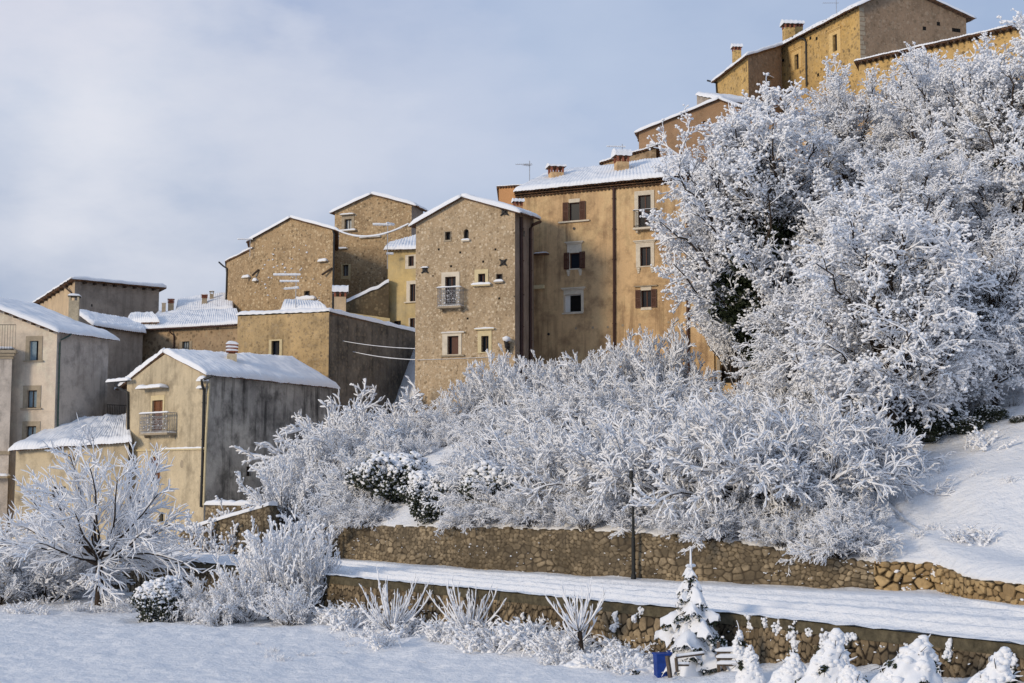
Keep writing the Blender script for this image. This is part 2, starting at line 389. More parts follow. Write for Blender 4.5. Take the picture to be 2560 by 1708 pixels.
# ------------------------------------------------------------------ masonry walls, stone by stone
def vor2(a, b, seed):
    ia, ib = np.floor(a), np.floor(b); F1 = np.full(a.shape, 9.); F2 = F1.copy(); R = np.zeros(a.shape)
    for da in (-1, 0, 1):
        for db in (-1, 0, 1):
            ca, cb = ia + da, ib + db
            h = np.modf(np.abs(np.sin(ca * 127.1 + cb * 311.7 + seed) * 43758.5453))[0]; h2 = np.modf(np.abs(np.sin(ca * 269.5 + cb * 183.3 + seed * 1.7) * 28001.83))[0]
            h3 = np.modf(np.abs(np.sin(ca * 97.3 + cb * 57.1 + seed * .7) * 15731.7))[0]
            D = np.hypot(ca + .5 + (h - .5) * .8 - a, cb + .5 + (h2 - .5) * .8 - b)
            c = D < F1
            F2 = np.where(c, F1, np.minimum(F2, D)); R = np.where(c, h3, R); F1 = np.where(c, D, F1)
    return F1, F2 - F1, R
def masonry(name, label, path, zbot, ztop, size, amp, mat, seed=1, step=.045, thick=.5, cat='wall', rag=.06):
    """path: list of plan points; zbot/ztop: functions of the point; displaced stones on the face, flat back"""
    pts = [Vector((p[0], p[1], 0)) for p in path]; L = [0]
    for a, b in zip(pts, pts[1:]): L.append(L[-1] + (b - a).length)
    nu = max(2, int(L[-1] / step)); us = np.linspace(0, L[-1], nu)
    X = np.interp(us, L, [p.x for p in pts]); Y = np.interp(us, L, [p.y for p in pts])
    tx, ty = np.gradient(X), np.gradient(Y); l = np.hypot(tx, ty); nxn, nyn = ty / l, -tx / l
    zb = np.array([zbot(x, y) for x, y in zip(X, Y)]); zt = np.array([ztop(x, y) + rag * (nz(u * 2.3, seed) + .6 * nz(u * 6, seed)) for x, y, u in zip(X, Y, us)])
    nv = max(3, int(np.max(zt - zb) / step)); t = np.linspace(0, 1, nv)
    Zg = zb[:, None] + (zt - zb)[:, None] * t[None]; U = np.repeat(us[:, None], nv, 1)
    WZ = .10 * np.sin(U * .9 + seed) + .03 * np.sin(U * 3.1 + 2 * Zg); wu = U + .04 * np.sin(Zg * 4.3 + seed) + .10 * np.sin(U * 1.1); F1, E, R = vor2(wu / size[0], (Zg + WZ) / size[1], seed)
    Fb, Eb, Rb = vor2(wu / (size[0] * 1.75), (Zg + WZ) / (size[1] * 1.55), seed + 31)      # courses of bigger stones here and there
    mk = np.array([[nz(u * .35, seed * 2.0, 3) for u in us]]).T + .25 * np.sin(Zg * 3 + U * .7) > .12
    E = np.where(mk, Eb, E); R = np.where(mk, Rb, R)
    cv = np.array([nz(u * .55, seed * 3.0, 7) for u in us])[:, None] + .3 * np.sin(Zg * 2.3 + U * 1.1 + seed)
    flush = np.clip((cv - .12) / .25, 0, 1) * .75      # mortar smeared flush with the stones
    k = np.clip(E / .2, 0, 1); k = k * k * (3 - 2 * k)
    D = amp * k * (.45 + 1.1 * R) * (1 - .7 * flush) + .03 * np.sin(U * .9 + seed) + flush * amp * .3
    V = np.stack([X[:, None] + nxn[:, None] * D, Y[:, None] + nyn[:, None] * D, Zg], -1)
    top = np.stack([X - nxn * thick, Y - nyn * thick, zt - .02], -1)[:, None]; bot = np.stack([X - nxn * thick, Y - nyn * thick, zb], -1)[:, None]
    V = np.concatenate([V, top, bot], 1); m = nv + 2
    E = np.concatenate([E, np.full((nu, 2), .3)], 1); R = np.concatenate([R, np.full((nu, 2), .3)], 1)
    b0 = Vector((X[nu // 2], Y[nu // 2], zb[nu // 2]))
    I = np.arange(nu * m).reshape(nu, m)
    Q = np.stack([I[:-1, :-1], I[1:, :-1], I[1:, 1:], I[:-1, 1:]], -1).reshape(-1, 4)
    me = np_mesh(name, V.reshape(-1, 3) - np.array(b0), Q, attrs={'rnd': R.ravel(), 'edge': E.ravel()})
    me.polygons.foreach_set('use_smooth', np.full(len(me.polygons), True, bool))
    o = link_mesh(name, me, mat, None, b0); return tag(o, label, cat)
def seg(xs, fn, off=0): return [(x, fn(x) + off) for x in xs]
def frange(a, b, n): return [a + (b - a) * i / (n - 1) for i in range(n)]
low_x = nx_[1:]
w = masonry('retaining_wall', 'long stone retaining wall below the road, with a mossy concrete coping', seg(frange(-44, 22, 60), yN), lambda x, y: fz(x, y - .3) - .35, lambda x, y: RZ - .31, (.17, .29), .07, S['lower'], 3, .042, rag=0)
m = MB(); XS = frange(-44, 22, 330); b0 = .26
prof = [(.10, -.33), (-.12, -.33), (-.125, -.03), (-.09, .0), (.30, .0)]
m.grid([[(x, yN(x) + dy + .012 * nz(x * 2, dz * 9), RZ + dz - .0 + .015 * nz(x * 1.5, 4)) for dy, dz in prof] for x in XS])
m.build('coping', M['concrete'], w)
masonry('upper_wall', 'old stone wall along the far side of the road below the bank', seg(frange(fx_[3] + 3.5, at(2205, 1480, 53.5).x, 50), yF), lambda x, y: RZ - .3, lambda x, y: zT(x) + .02, (.24, .19), .085, S['upper'], 5, rag=.18)
x0, x1 = at(2207, 1480, 53.4).x, FAR[9].x + .6
pts_ = [(x0, yF(x0))] + [(p.x, p.y) for p in FAR[8:11] if p.x > x0] + seg(frange(FAR[10].x + .4, 24, 14), yF)
masonry('dry_stone_wall', 'dry stone wall of round golden boulders at the right end of the road', pts_, lambda x, y: RZ - .3, lambda x, y: zT(x) + .03, (.32, .26), .14, S['dry'], 8, rag=.08)

def ledge_snow(wall, xs, fn, z0, z1, n, seed, rmax=.09):
    """pats of snow caught on the rough face of a wall"""
    R = random.Random(seed); g = MB()
    for i in range(n):
        x = R.uniform(*xs); z = lerp(z0(x), z1(x), R.random() ** .7)
        if nz(x * .5, z * 1.2, seed) < -.05: continue
        r = R.uniform(.02, rmax) * R.choice((.6, 1, 1)); y = fn(x) - .09 - R.uniform(0, .03)
        for k in range(R.randint(1, 3)): g.blob((x + R.gauss(0, r), y, z + R.gauss(0, r * .4)), r, R, .55, .3)
    tag(g.build('caught_snow', M['snow'], wall, smooth=True), kind='stuff')
ledge_snow(bpy.data.objects['retaining_wall'], (-30, 14), yN, lambda x: fz(x, yN(x) - .3), lambda x: RZ - .35, 420, 4, .05)
ledge_snow(bpy.data.objects['upper_wall'], (fx_[3] + 5, 14), yF, lambda x: RZ, lambda x: zT(x), 300, 5, .05)
ledge_snow(bpy.data.objects['dry_stone_wall'], (x0, 22), yF, lambda x: RZ, lambda x: zT(x), 130, 6, .10)
# ------------------------------------------------------------------ buildings
RNG = random.Random(11)
class Wall:
    def __init__(s, P0, P1, out=None):
        s.P0 = Vector((P0[0], P0[1])); d = Vector((P1[0], P1[1])) - s.P0
        s.L = d.length; s.e = d / s.L; s.n = Vector((s.e.y, -s.e.x))      # outward normal: right of P0->P1
    def p(s, a, z, o=0): q = s.P0 + s.e * a + s.n * o; return (q.x, q.y, z)
    def hit(s, px, py, o=0):
        rx, rz = ray(px, py); P = s.P0 + s.n * o
        den = rx * s.n.x + s.n.y; d = (P.x * s.n.x + P.y * s.n.y) / den
        return (Vector((rx * d, d)) - P).dot(s.e), CZ + rz * d
def wall_faces(mb, w, zb, prof, holes, rev=.24):
    """prof: [(s,z)...] top profile; holes: [(s0,s1,z0,z1)] cut through with reveals"""
    top = lambda s: interp([q[0] for q in prof], [q[1] for q in prof], s)
    cuts = sorted(set([round(q[0], 4) for q in prof] + [round(v, 4) for h in holes for v in h[:2]]))
    cuts = [min(c, w.L) for c in cuts if -1e-3 <= c <= w.L + 1e-3]
    for a, b in zip(cuts, cuts[1:]):
        if b - a < 1e-4: continue
        mid = (a + b) / 2; zz = zb
        for h in sorted([h for h in holes if h[0] - 1e-4 <= mid <= h[1] + 1e-4], key=lambda h: h[2]):
            mb.poly([w.p(a, zz), w.p(b, zz), w.p(b, h[2]), w.p(a, h[2])]); zz = h[3]
        mb.poly([w.p(a, zz), w.p(b, zz), w.p(b, top(b)), w.p(a, top(a))])
    for s0, s1, z0, z1 in holes:
        r = -rev
        mb.poly([w.p(s0, z0), w.p(s0, z0, r), w.p(s0, z1, r), w.p(s0, z1)]); mb.poly([w.p(s1, z0, r), w.p(s1, z0), w.p(s1, z1), w.p(s1, z1, r)])
        mb.poly([w.p(s0, z0), w.p(s1, z0), w.p(s1, z0, r), w.p(s0, z0, r)]); mb.poly([w.p(s0, z1, r), w.p(s1, z1, r), w.p(s1, z1), w.p(s0, z1)])
def snow_strip(w, s0, s1, z, o0, o1, th, parent, name='snow_cap', seed=0):
    """lumpy snow lying on a ledge"""
    n = max(4, int((s1 - s0) / .12)); mb = MB(); rows = []
    om = (o0 + o1) / 2; hw = abs(o1 - o0) / 2 + .02
    for i in range(n + 1):
        t = i / n; s = lerp(s0 - .02, s1 + .02, t); e = min(1, min(t, 1 - t) * n / 1.2) ** .5
        h = th * (.35 + .65 * e) * (1 + .35 * nz(s * 2.1, seed + z, 1))
        rows.append([w.p(s, z + dz * h - .004, om + q * hw * (.9 + .12 * nz(s * 3, z, 2))) for q, dz in ((1, -.05), (1.04, .45), (.7, .88), (0, 1), (-.7, .88), (-1, .45), (-1, -.05))])
    mb.grid(rows); mb.poly(rows[0]); mb.poly(rows[-1])
    return mb.build(name, M['snow'], parent, smooth=True)
def window(h, w, fn, r, st):
    (s0, z1), (s1, z0) = w.hit(*fn(r[0], r[1])), w.hit(*fn(r[2], r[3]))
    if s0 > s1: s0, s1 = s1, s0
    W, H = s1 - s0, z1 - z0; kind = st.get('k', 'window'); rev = st.get('rev', .2)
    mb = MB(); t = st.get('fw', .06); oa, ob = -rev - .02, -rev + .05
    mb.wbox(w, s0 - .02, s0 + t, z0 - .02, z1 + .02, oa, ob); mb.wbox(w, s1 - t, s1 + .02, z0 - .02, z1 + .02, oa, ob)
    mb.wbox(w, s0 + t, s1 - t, z1 - t, z1 + .02, oa, ob); mb.wbox(w, s0 + t, s1 - t, z0 - .02, z0 + t, oa, ob)
    for q in range(st.get('mull', 1 if W > .5 else 0)):
        c = s0 + W * (q + 1) / (st.get('mull', 1) + 1); mb.wbox(w, c - t * .6, c + t * .6, z0 + t, z1 - t, oa, ob - .01)
    for q in range(st.get('bars', 0)):
        c = z0 + H * (q + 1) / (st['bars'] + 1); mb.wbox(w, s0 + t, s1 - t, c - .02, c + .02, oa, ob - .02)
    f = mb.build(kind, M[st.get('fr', 'wood')], h)
    g = MB(); g.poly([w.p(s0 - .02, z0 - .02, -rev), w.p(s1 + .02, z0 - .02, -rev), w.p(s1 + .02, z1 + .02, -rev), w.p(s0 - .02, z1 + .02, -rev)])
    g.build('panel' if st.get('pane') in ('wood', 'wood_lt', 'blue') else 'pane', M[st.get('pane', 'glass')], f)
    if 'half' in st:      # one leaf open: dark panel on part of the opening
        a, b, mt = st['half']; g = MB(); g.wbox(w, s0 + W * a, s0 + W * b, z0 + .04, z1 - .04, -rev + .055, -rev + .085); g.build('shutter', M[mt], f)
    if 'sur' in st:
        L, R, T, B = st['sur']; o1 = .045; g = MB(); e = .004
        if L: g.wbox(w, s0 - L, s0 + e, z0 - B, z1 + T, -.06, o1)
        if R: g.wbox(w, s1 - e, s1 + R, z0 - B, z1 + T, -.06, o1)
        if T: g.wbox(w, s0 + e, s1 - e, z1 - e, z1 + T, -.06, o1)
        if B: g.wbox(w, s0 + e, s1 - e, z0 - B, z0 + e, -.06, o1)
        if st.get('cornice'):
            k = st['cornice']; g.wbox(w, s0 - L - .08, s1 + R + .08, z1 + T + .002, z1 + T + .09, -.05, .10); g.wbox(w, s0 - L - .16, s1 + R + .16, z1 + T + .092, z1 + T + .17, -.05, .17)
        if st.get('brackets'):
            for c in (s0 - L * .4, s1 + R * .4):
                for q in range(3): g.wbox(w, c - .11 + q * .02, c + .11 - q * .02, z0 - B - .16 - .13 * q, z0 - B - .032 - .13 * q, -.04, .13 - .035 * q)
        g.build('surround', M[st.get('sm', 'trim')], f)
    if 'sill' in st:
        ex, d = st['sill']; zb = z0 - (st['sur'][3] if 'sur' in st else 0)
        g = MB(); g.wbox(w, s0 - ex, s1 + ex, zb - .10, zb - .003, -.05, d); g.build('sill', M[st.get('slm', st.get('sm', 'trim'))], f)
    if 'snow' in st:
        zb = z0 - (st['sur'][3] if 'sur' in st else 0); ex, d = st.get('sill', (.05, .12))
        snow_strip(w, s0 - ex, s1 + ex, zb, 0.0, d, st['snow'], f)
    if 'hood' in st:
        ex, up, d, th = st['hood']; zz = z1 + up
        g = MB(); g.wbox(w, s0 - ex, s1 + ex, zz - .07, zz, -.04, d); g.build('hood', M[st.get('sm', 'trim_g')], f)
        snow_strip(w, s0 - ex, s1 + ex, zz, 0.0, d, th, f)
    for side in st.get('shut', ''):
        sw = st.get('shw', W * .52); a = s0 - sw - .01 if side == 'L' else s1 + .01
        g = MB(); zz0, zz1 = z0 - .03, z1 + .04
        for c in (a, a + sw - .06): g.wbox(w, c, c + .06, zz0, zz1, .05, .095)
        for q in (zz0, (zz0 + zz1) / 2, zz1 - .07): g.wbox(w, a + .06, a + sw - .06, q, q + .07, .05, .09)
        q = zz0 + .09
        while q < zz1 - .1:
            g.hexa([w.p(a + .06, q, .052), w.p(a + .06, q - .02, .085), w.p(a + sw - .06, q - .02, .085), w.p(a + sw - .06, q, .052),
                    w.p(a + .06, q + .05, .056), w.p(a + .06, q + .03, .089), w.p(a + sw - .06, q + .03, .089), w.p(a + sw - .06, q + .05, .056)]); q += .085
        g.build('shutter', M['wood'], f)
    if st.get('arch'):      # fillers that round the head of the opening
        g = MB(); R = W / 2; c = (s0 + s1) / 2; zc = z1 - R
        for sg in (-1, 1):
            arc = [(c + sg * R * math.cos(q * PI / 16), zc + R * math.sin(q * PI / 16)) for q in range(9)]
            poly = [(c + sg * R, z1)] + arc
            for o in (-.003, -rev + .1):
                pts = [w.p(a, z, o) for a, z in poly]
                for k in range(1, len(pts) - 1): g.poly([pts[0], pts[k], pts[k + 1]])
            for (a, za), (b, zb2) in zip(arc, arc[1:]): g.poly([w.p(a, za, -.003), w.p(b, zb2, -.003), w.p(b, zb2, -rev + .1), w.p(a, za, -rev + .1)])
        g.build('arch_head', h['_wm'] if False else st['wm'], f)
    return f
def slab(parent, e0, e1, r1, r0, ove=.4, ovs=.3, ovs2=None, ovr=0.0, snow=.22, th=.13, pitch=.24, name='roof', rip=.03, seed=0, mat='tile', bare=0.0):
    """tiled roof plane: e = eave corners, r = ridge corners; ripples of the tiles show at the eave; snow lies on it"""
    e0, e1, r1, r0 = map(Vector, (e0, e1, r1, r0)); ovs2 = ovs if ovs2 is None else ovs2
    Lu = (e1 - e0).length; Lv = ((e0 - r0).length + (e1 - r1).length) / 2
    fu0, fu1, fv0, fv1 = -ovs / Lu, 1 + ovs2 / Lu, -ovr / Lv, 1 + ove / Lv
    def pt(u, v):       # v=0 ridge, v=1 eave
        return (r0.lerp(r1, u)).lerp(e0.lerp(e1, u), v)
    nu = max(6, min(420, int(Lu / pitch * 5))); nv = max(8, min(40, int(Lv / .3)))
    mb = MB(); up = Vector((0, 0, 1)); rowsT = []; rowsB = []
    for i in range(nu + 1):
        u = lerp(fu0, fu1, i / nu); rr = rip * math.cos(2 * PI * u * Lu / pitch)
        rowsT.append([pt(u, v) + up * (th + rr) for v in (fv0, fv1)]); rowsB.append([pt(u, v) + up * (rr * .9) for v in (fv0, fv1 - .02)])
    mb.grid(rowsT); mb.grid(rowsB)
    for i in range(nu): mb.poly([rowsT[i][1], rowsT[i + 1][1], rowsB[i + 1][1], rowsB[i][1]])
    for k in (0, nu): mb.poly([rowsT[k][0], rowsT[k][1], rowsB[k][1], rowsB[k][0]])
    mb.poly([rowsT[0][0], rowsB[0][0], rowsB[nu][0], rowsT[nu][0]])
    ro = mb.build(name, M[mat], parent)
    if snow > 0:
        sb = MB(); rows = []; eu, ev = .05 / Lu, .05 / Lv
        for i in range(nu + 1):
            ti = i / nu; u = lerp(fu0 - eu, fu1 + eu, ti); rr = math.cos(2 * PI * u * Lu / pitch)
            du = min(ti, 1 - ti) * Lu / .22; row = []
            for j in range(nv + 1):
                tj = j / nv; v = lerp(fv0, fv1 + ev * (.7 + 1.6 * nz(u * Lu * 1.3, 5, seed) + .8 * nz(u * Lu * 4, 5, seed)), tj); dv = (1 - tj) * Lv / .25
                e = min(1, du, dv + .35); q = (e * (2 - e)) if e < 1 else 1
                x, y = u * Lu, v * Lv
                hgt = snow * (.35 + .65 * q) * (1 + .38 * nz(x * .5, y * .5, seed) + .26 * nz(x * 1.7, y * 1.2, seed + 3) + .12 * nz(x * 4.5, y * 4, seed))
                hgt += rip * rr * (.55 + .6 * nz(x * .4, y * .6, seed + 9)) + .02 * math.sin(y * 2 * PI / .42 + 3 * nz(x, y, 4)) * .7
                if bare and nz(x * .9, y * .9, seed + 20) > .62 - bare: hgt = -.03
                if j in (0, nv) or i in (0, nu): hgt *= .55
                row.append(pt(u, v) + up * (th + max(-.02, hgt)))
            rows.append([row[0] - up * min(.1, snow)] + row + [row[-1] - up * (snow * .5 + .02 * rr)])
        rows = [[p - up * .12 for p in rows[0]]] + rows + [[p - up * .12 for p in rows[-1]]]
        sb.grid(rows); sb.build('snow_layer', M['snow'], ro, smooth=True)
    return ro
def rafters(parent, w, s0, s1, zf, n, ov=.35, size=.09):
    """beam ends under an eave"""
    for i in range(n):
        mb = MB(); s = lerp(s0, s1, (i + .5) / n); z = zf(s); mb.wbox(w, s - size / 2, s + size / 2, z - size * 1.3, z - .01, -.1, ov)
        mb.build('rafter', M['beam'], parent)
def pt3(q): return at(*q)
def house(name, label, A, B, C, zb, mat, mat2=None, apex=None, apexBC=None, wins=(), roof='gable', cat='house', snow=.22, ove=.4, ovs=.3, backlen=9, pitch=.24, group=None, zD=None, roofs=None, rip=.03, bare=0):
    """A left end, B near corner, C right end of the two seen faces, each (px, py of wall top, distance)"""
    a, b = pt3(A), pt3(B)
    if C is None:
        n = Vector((b.x, b.y, 0)).normalized(); c = b + n * backlen
    else: c = pt3(C)
    dd = Vector((a.x + c.x - b.x, a.y + c.y - b.y, a.z + c.z - b.z if zD is None else zD))
    ctr = (a + b + c + dd) / 4
    h = thing(name, (ctr.x, ctr.y, zb), label, cat, group)
    ws = {'f': Wall(a, b), 's': Wall(b, c), 'k': Wall(c, dd), 'l': Wall(dd, a)}
    holes = {k: [] for k in ws}; todo = []
    for face, fn, r, st in wins:
        w = ws[face]; (s0, z1), (s1, z0) = w.hit(*fn(r[0], r[1])), w.hit(*fn(r[2], r[3]))
        holes[face].append((min(s0, s1), max(s0, s1), z0, z1)); todo.append((w, fn, r, dict(st, wm=mat if face == 'f' else (mat2 or mat))))
    pf = [(0, a.z), (ws['f'].L, b.z)]; ps = [(0, b.z), (ws['s'].L, c.z)]; pk = [(0, c.z), (ws['k'].L, dd.z)]; pl = [(0, dd.z), (ws['l'].L, a.z)]
    ap = None
    if apex:
        s, z = ws['f'].hit(*apex); pf.insert(1, (s, z)); pk.insert(1, (ws['k'].L - s, z + (c.z - b.z))); ap = Vector(ws['f'].p(s, z))
    if apexBC:
        s, z = ws['s'].hit(*apexBC); ps.insert(1, (s, z)); pl.insert(1, (ws['l'].L - s, z)); ap = Vector(ws['s'].p(s, z))
    m1 = MB(); wall_faces(m1, ws['f'], zb, pf, holes['f']); m2 = m1 if mat2 is None else MB()
    wall_faces(m2, ws['s'], zb, ps, holes['s']); wall_faces(m1, ws['l'], zb, pl, holes['l']); wall_faces(m2, ws['k'], zb, pk, holes['k'])
    m1.build('wall', mat, h)
    if mat2 is not None: m2.build('wall', mat2, h)
    for w, fn, r, st in todo: window(h, w, fn, r, st)
    kw = dict(snow=snow, ove=ove, pitch=pitch, rip=rip, bare=bare, seed=RNG.uniform(0, 50))
    if roof == 'gable' and apex:
        v = c - b; ap2 = ap + v
        slab(h, b, c, ap2, ap, ovs=ovs, **kw); slab(h, dd, a, ap, ap2, ovs=ovs, **kw)
    elif roof == 'gable' and apexBC:
        v = a - b; ap2 = ap + v
        slab(h, a, b, ap, ap2, ovs=ovs, **kw); slab(h, c, dd, ap2, ap, ovs=ovs, **kw)
    elif roof == 'shed': slab(h, a, b, c, dd, ovs=ovs, ovr=ove, **kw)
    elif roof == 'flat': slab(h, a, b, c, dd, ovs=.06, ovr=.06, snow=snow, ove=.06, pitch=.6, rip=0.0, th=.10, mat='concrete', seed=3)
    elif roof == 'custom':
        for q in roofs:
            q = dict(q); P4 = q.pop('pts'); k2 = dict(kw, ovs=ovs); k2.update(q); slab(h, *[pt3(p) for p in P4], **k2)
    return h, ws, (a, b, c, dd, ap)
def pipe(h, w, fn, pts, mat='pipe', r=.055, o=.09, name='drainpipe'):
    mb = MB(); P = []
    for q in pts:
        s, z = w.hit(*fn(*q[:2]), o=o); P.append(w.p(s, z, q[2] if len(q) > 2 else o))
    mb.tube(P, r, 8); L = 0
    for a, b in zip(P, P[1:]):
        if abs(a[2] - b[2]) > 2.2:
            z = max(a[2], b[2]) - .8
            while z > min(a[2], b[2]) + .4:
                t = (z - a[2]) / (b[2] - a[2]); q = Vector(a).lerp(Vector(b), t); mb.tube([q, q + Vector((0, 0, .06))], r * 1.35, 8); z -= 2.1
    return mb.build(name, M[mat], h, smooth=False)
def balcony(h, w, fn, r, rail_y, depth=.55, frost=False, ornate=False, slabmat='trim_g', snow=.12, bars=.14):
    """r: slab rect on the picture (x0,y0,x1,y1) on the wall plane; rail_y: picture row of the top rail"""
    o = depth
    (s0, z1), (s1, z0) = w.hit(*fn(r[0], r[1]), o=o), w.hit(*fn(r[2], r[3]), o=o); zr = w.hit(*fn((r[0] + r[2]) / 2, rail_y), o=o)[1]
    z0 = z1 - .13
    mb = MB(); mb.wbox(w, s0, s1, z0, z1, -.05, depth)
    for c in (s0 + .2, s1 - .2): mb.wbox(w, c - .07, c + .07, z0 - .18, z0 - .003, -.05, depth * .55)
    b = mb.build('balcony', M[slabmat], h)
    m = MB(); mt = M['iron_w'] if frost else M['iron']; rr = .019
    A, Bp, Cp, D = (s0 + .04, 0.02), (s0 + .04, depth - .05), (s1 - .04, depth - .05), (s1 - .04, 0.02)
    for z in (zr, z1 + .12):
        m.tube([w.p(A[0], z, A[1]), w.p(Bp[0], z, Bp[1]), w.p(Cp[0], z, Cp[1]), w.p(D[0], z, D[1])], rr * 1.2, 5)
    for (pa, pb) in ((A, Bp), (Bp, Cp), (Cp, D)):
        L = math.hypot(pb[0] - pa[0], pb[1] - pa[1]); n = max(2, int(L / bars))
        for i in range(n + 1):
            t = i / n; q = (lerp(pa[0], pb[0], t), lerp(pa[1], pb[1], t)); m.tube([w.p(q[0], z1, q[1]), w.p(q[0], zr, q[1])], rr * .7, 4)
    if ornate:
        n = max(2, int((s1 - s0) / .42))
        for i in range(n):
            c = lerp(s0 + .1, s1 - .1, (i + .5) / n); H = zr - z1
            for sg in (-1, 1):
                for zc, R in ((.3, .13), (.55, .11), (.78, .08)):
                    m.tube([w.p(c + sg * (R - R * math.cos(q * .8)), z1 + H * zc + R * .9 * math.sin(q * .8), depth - .05) for q in range(8)], .02, 4)
    m.build('railing', mt, b)
    snow_strip(w, s0, s1, zr + .02, depth - .12, depth, snow * .7, b); snow_strip(w, s0 + .03, s1 - .03, z1, 0.02, depth - .08, snow * .8, b)
    if ornate:
        g = MB(); rng = random.Random(4)
        for i in range(26): g.blob(w.p(lerp(s0, s1, rng.random()), z1 + (zr - z1) * abs(rng.gauss(.4, .22)), depth - .05), rng.uniform(.025, .055), rng)
        tag(g.build('clinging_snow', M['snow'], b, smooth=True), kind='stuff')
    return b
def chimney(h, px, ytop, ybase, wpx, d, style='slats', mat='cream', depth=None, snow=.16, rz=.2):
    """on the roof of h; ytop/ybase picture rows of shaft foot and cap, wpx its width on the picture"""
    c = at(px, ybase, d); W = wpx / F * d; top = at(px, ytop, d).z; Hh = top - c.z; dp = depth or W
    mt = P[mat] if mat in P else M[mat]; mb = MB()
    sh = {'slats': .62, 'cap': .72, 'gable': .60, 'stub': 1.0, 'hood': .45}[style]
    mb.box((c.x, c.y, c.z - .9), W * .86, dp * .86, .9 + Hh * sh, rz)
    ch = mb.build('chimney', mt, h); z = c.z + Hh * sh
    wl = Wall((c.x - W / 2, c.y - dp / 2), (c.x + W / 2, c.y - dp / 2))
    rngc = random.Random(int(px))
    def cap_snow(zz, s):
        ca, sa = math.cos(rz), math.sin(rz)
        w2 = Wall((c.x - ca * W * s / 2, c.y - sa * W * s / 2), (c.x + ca * W * s / 2, c.y + sa * W * s / 2))
        snow_strip(w2, 0, w2.L, zz, -dp * s / 2, dp * s / 2, snow, ch)
    g = MB()
    if style == 'slats':
        n = 3; st = Hh * (1 - sh) / n
        g.box((c.x, c.y, z + .002), W * .6, dp * .6, Hh * (1 - sh) - .05, rz)
        for i in range(n): g.box((c.x, c.y, z + st * i + st * .5), W * 1.02, dp * 1.02, st * .38, rz)
        g.build('chimney_cap', M['brick'], ch); cap_snow(z + st * 2 + st * .88, 1.05)
        if snow > .14:
            for i in range(2): cap_snow(z + st * i + st * .88, 1.04)
    elif style == 'cap':
        for a, b in ((-1, -1), (1, -1), (1, 1), (-1, 1)):
            ca, sa = math.cos(rz), math.sin(rz); x, y = a * W * .36, b * dp * .36
            g2 = MB(); g2.box((c.x + x * ca - y * sa, c.y + x * sa + y * ca, z + .002), W * .16, dp * .16, Hh * (1 - sh) - .062, rz); g2.build('post', mt, ch)
        g.box((c.x, c.y, top - .06), W * 1.05, dp * 1.05, .06, rz); g.build('chimney_cap', M['concrete'], ch); cap_snow(top, 1.06)
    elif style in ('gable', 'hood'):
        for a, b in ((-1, -1), (1, -1), (1, 1), (-1, 1), (0, -1), (0, 1)):
            ca, sa = math.cos(rz), math.sin(rz); x, y = a * W * .38, b * dp * .38
            g2 = MB(); g2.box((c.x + x * ca - y * sa, c.y + x * sa + y * ca, z + .002), W * .13, dp * .14, Hh * (.8 - sh) - .004, rz); g2.build('post', M['brick'], ch)
        zz = c.z + Hh * .80
        ca, sa = math.cos(rz), math.sin(rz); X = Vector((ca, sa, 0)) * W * .5; Y = Vector((-sa, ca, 0)) * dp * .5; cc = Vector((c.x, c.y, zz)); ap = Vector((0, 0, Hh * .17))
        slab(ch, cc - X * 1.1 - Y, cc - X * 1.1 + Y if False else cc + X * 1.1 - Y, cc + X * 1.1 + ap, cc - X * 1.1 + ap, ove=.08, ovs=.05, snow=snow, th=.05, name='chimney_roof', pitch=.22) if False else None
        t = MB(); t.hexa([cc - X * 1.15 - Y * 1.2, cc + X * 1.15 - Y * 1.2, cc + X * 1.15 + Y * 1.2, cc - X * 1.15 + Y * 1.2, cc - X * 1.1 + ap * .9 - Y * .12, cc + X * 1.1 + ap * .9 - Y * .12, cc + X * 1.1 + ap * .9 + Y * .12, cc - X * 1.1 + ap * .9 + Y * .12]); t.build('chimney_roof', M['tile'], ch)
        sn = MB(); n = 8; rows = []
        for i in range(n + 1):
            q = cc + X * lerp(-1.2, 1.2, i / n); k = (1 + .2 * nz(i * .9, px)); rip = .03 * math.cos(i * 2.4)
            rows.append([q + Y * a * 1.26 + ap * b + Vector((0, 0, s * snow * k + rip)) for a, b, s in ((-1, 0, -.1), (-1.0, 0, .5), (-.5, .5, .9), (0, 1, .8), (.5, .5, .9), (1, 0, .5), (1, 0, -.1))])
        sn.grid(rows); sn.poly(rows[0]); sn.poly(rows[-1]); sn.build('snow_cap', M['snow'], ch, smooth=True)
    else: cap_snow(top, 1.0)
    return ch
def wall_bits(h, w, fn, pts, mat, size=.16, name='putlog_hole', o=.004):
    for x, y in pts:
        mb = MB(); s, z = w.hit(*fn(x, y)); mb.wbox(w, s - size / 2, s + size / 2, z - size / 2, z + size / 2, -.1, o); mb.build(name, mat, h)
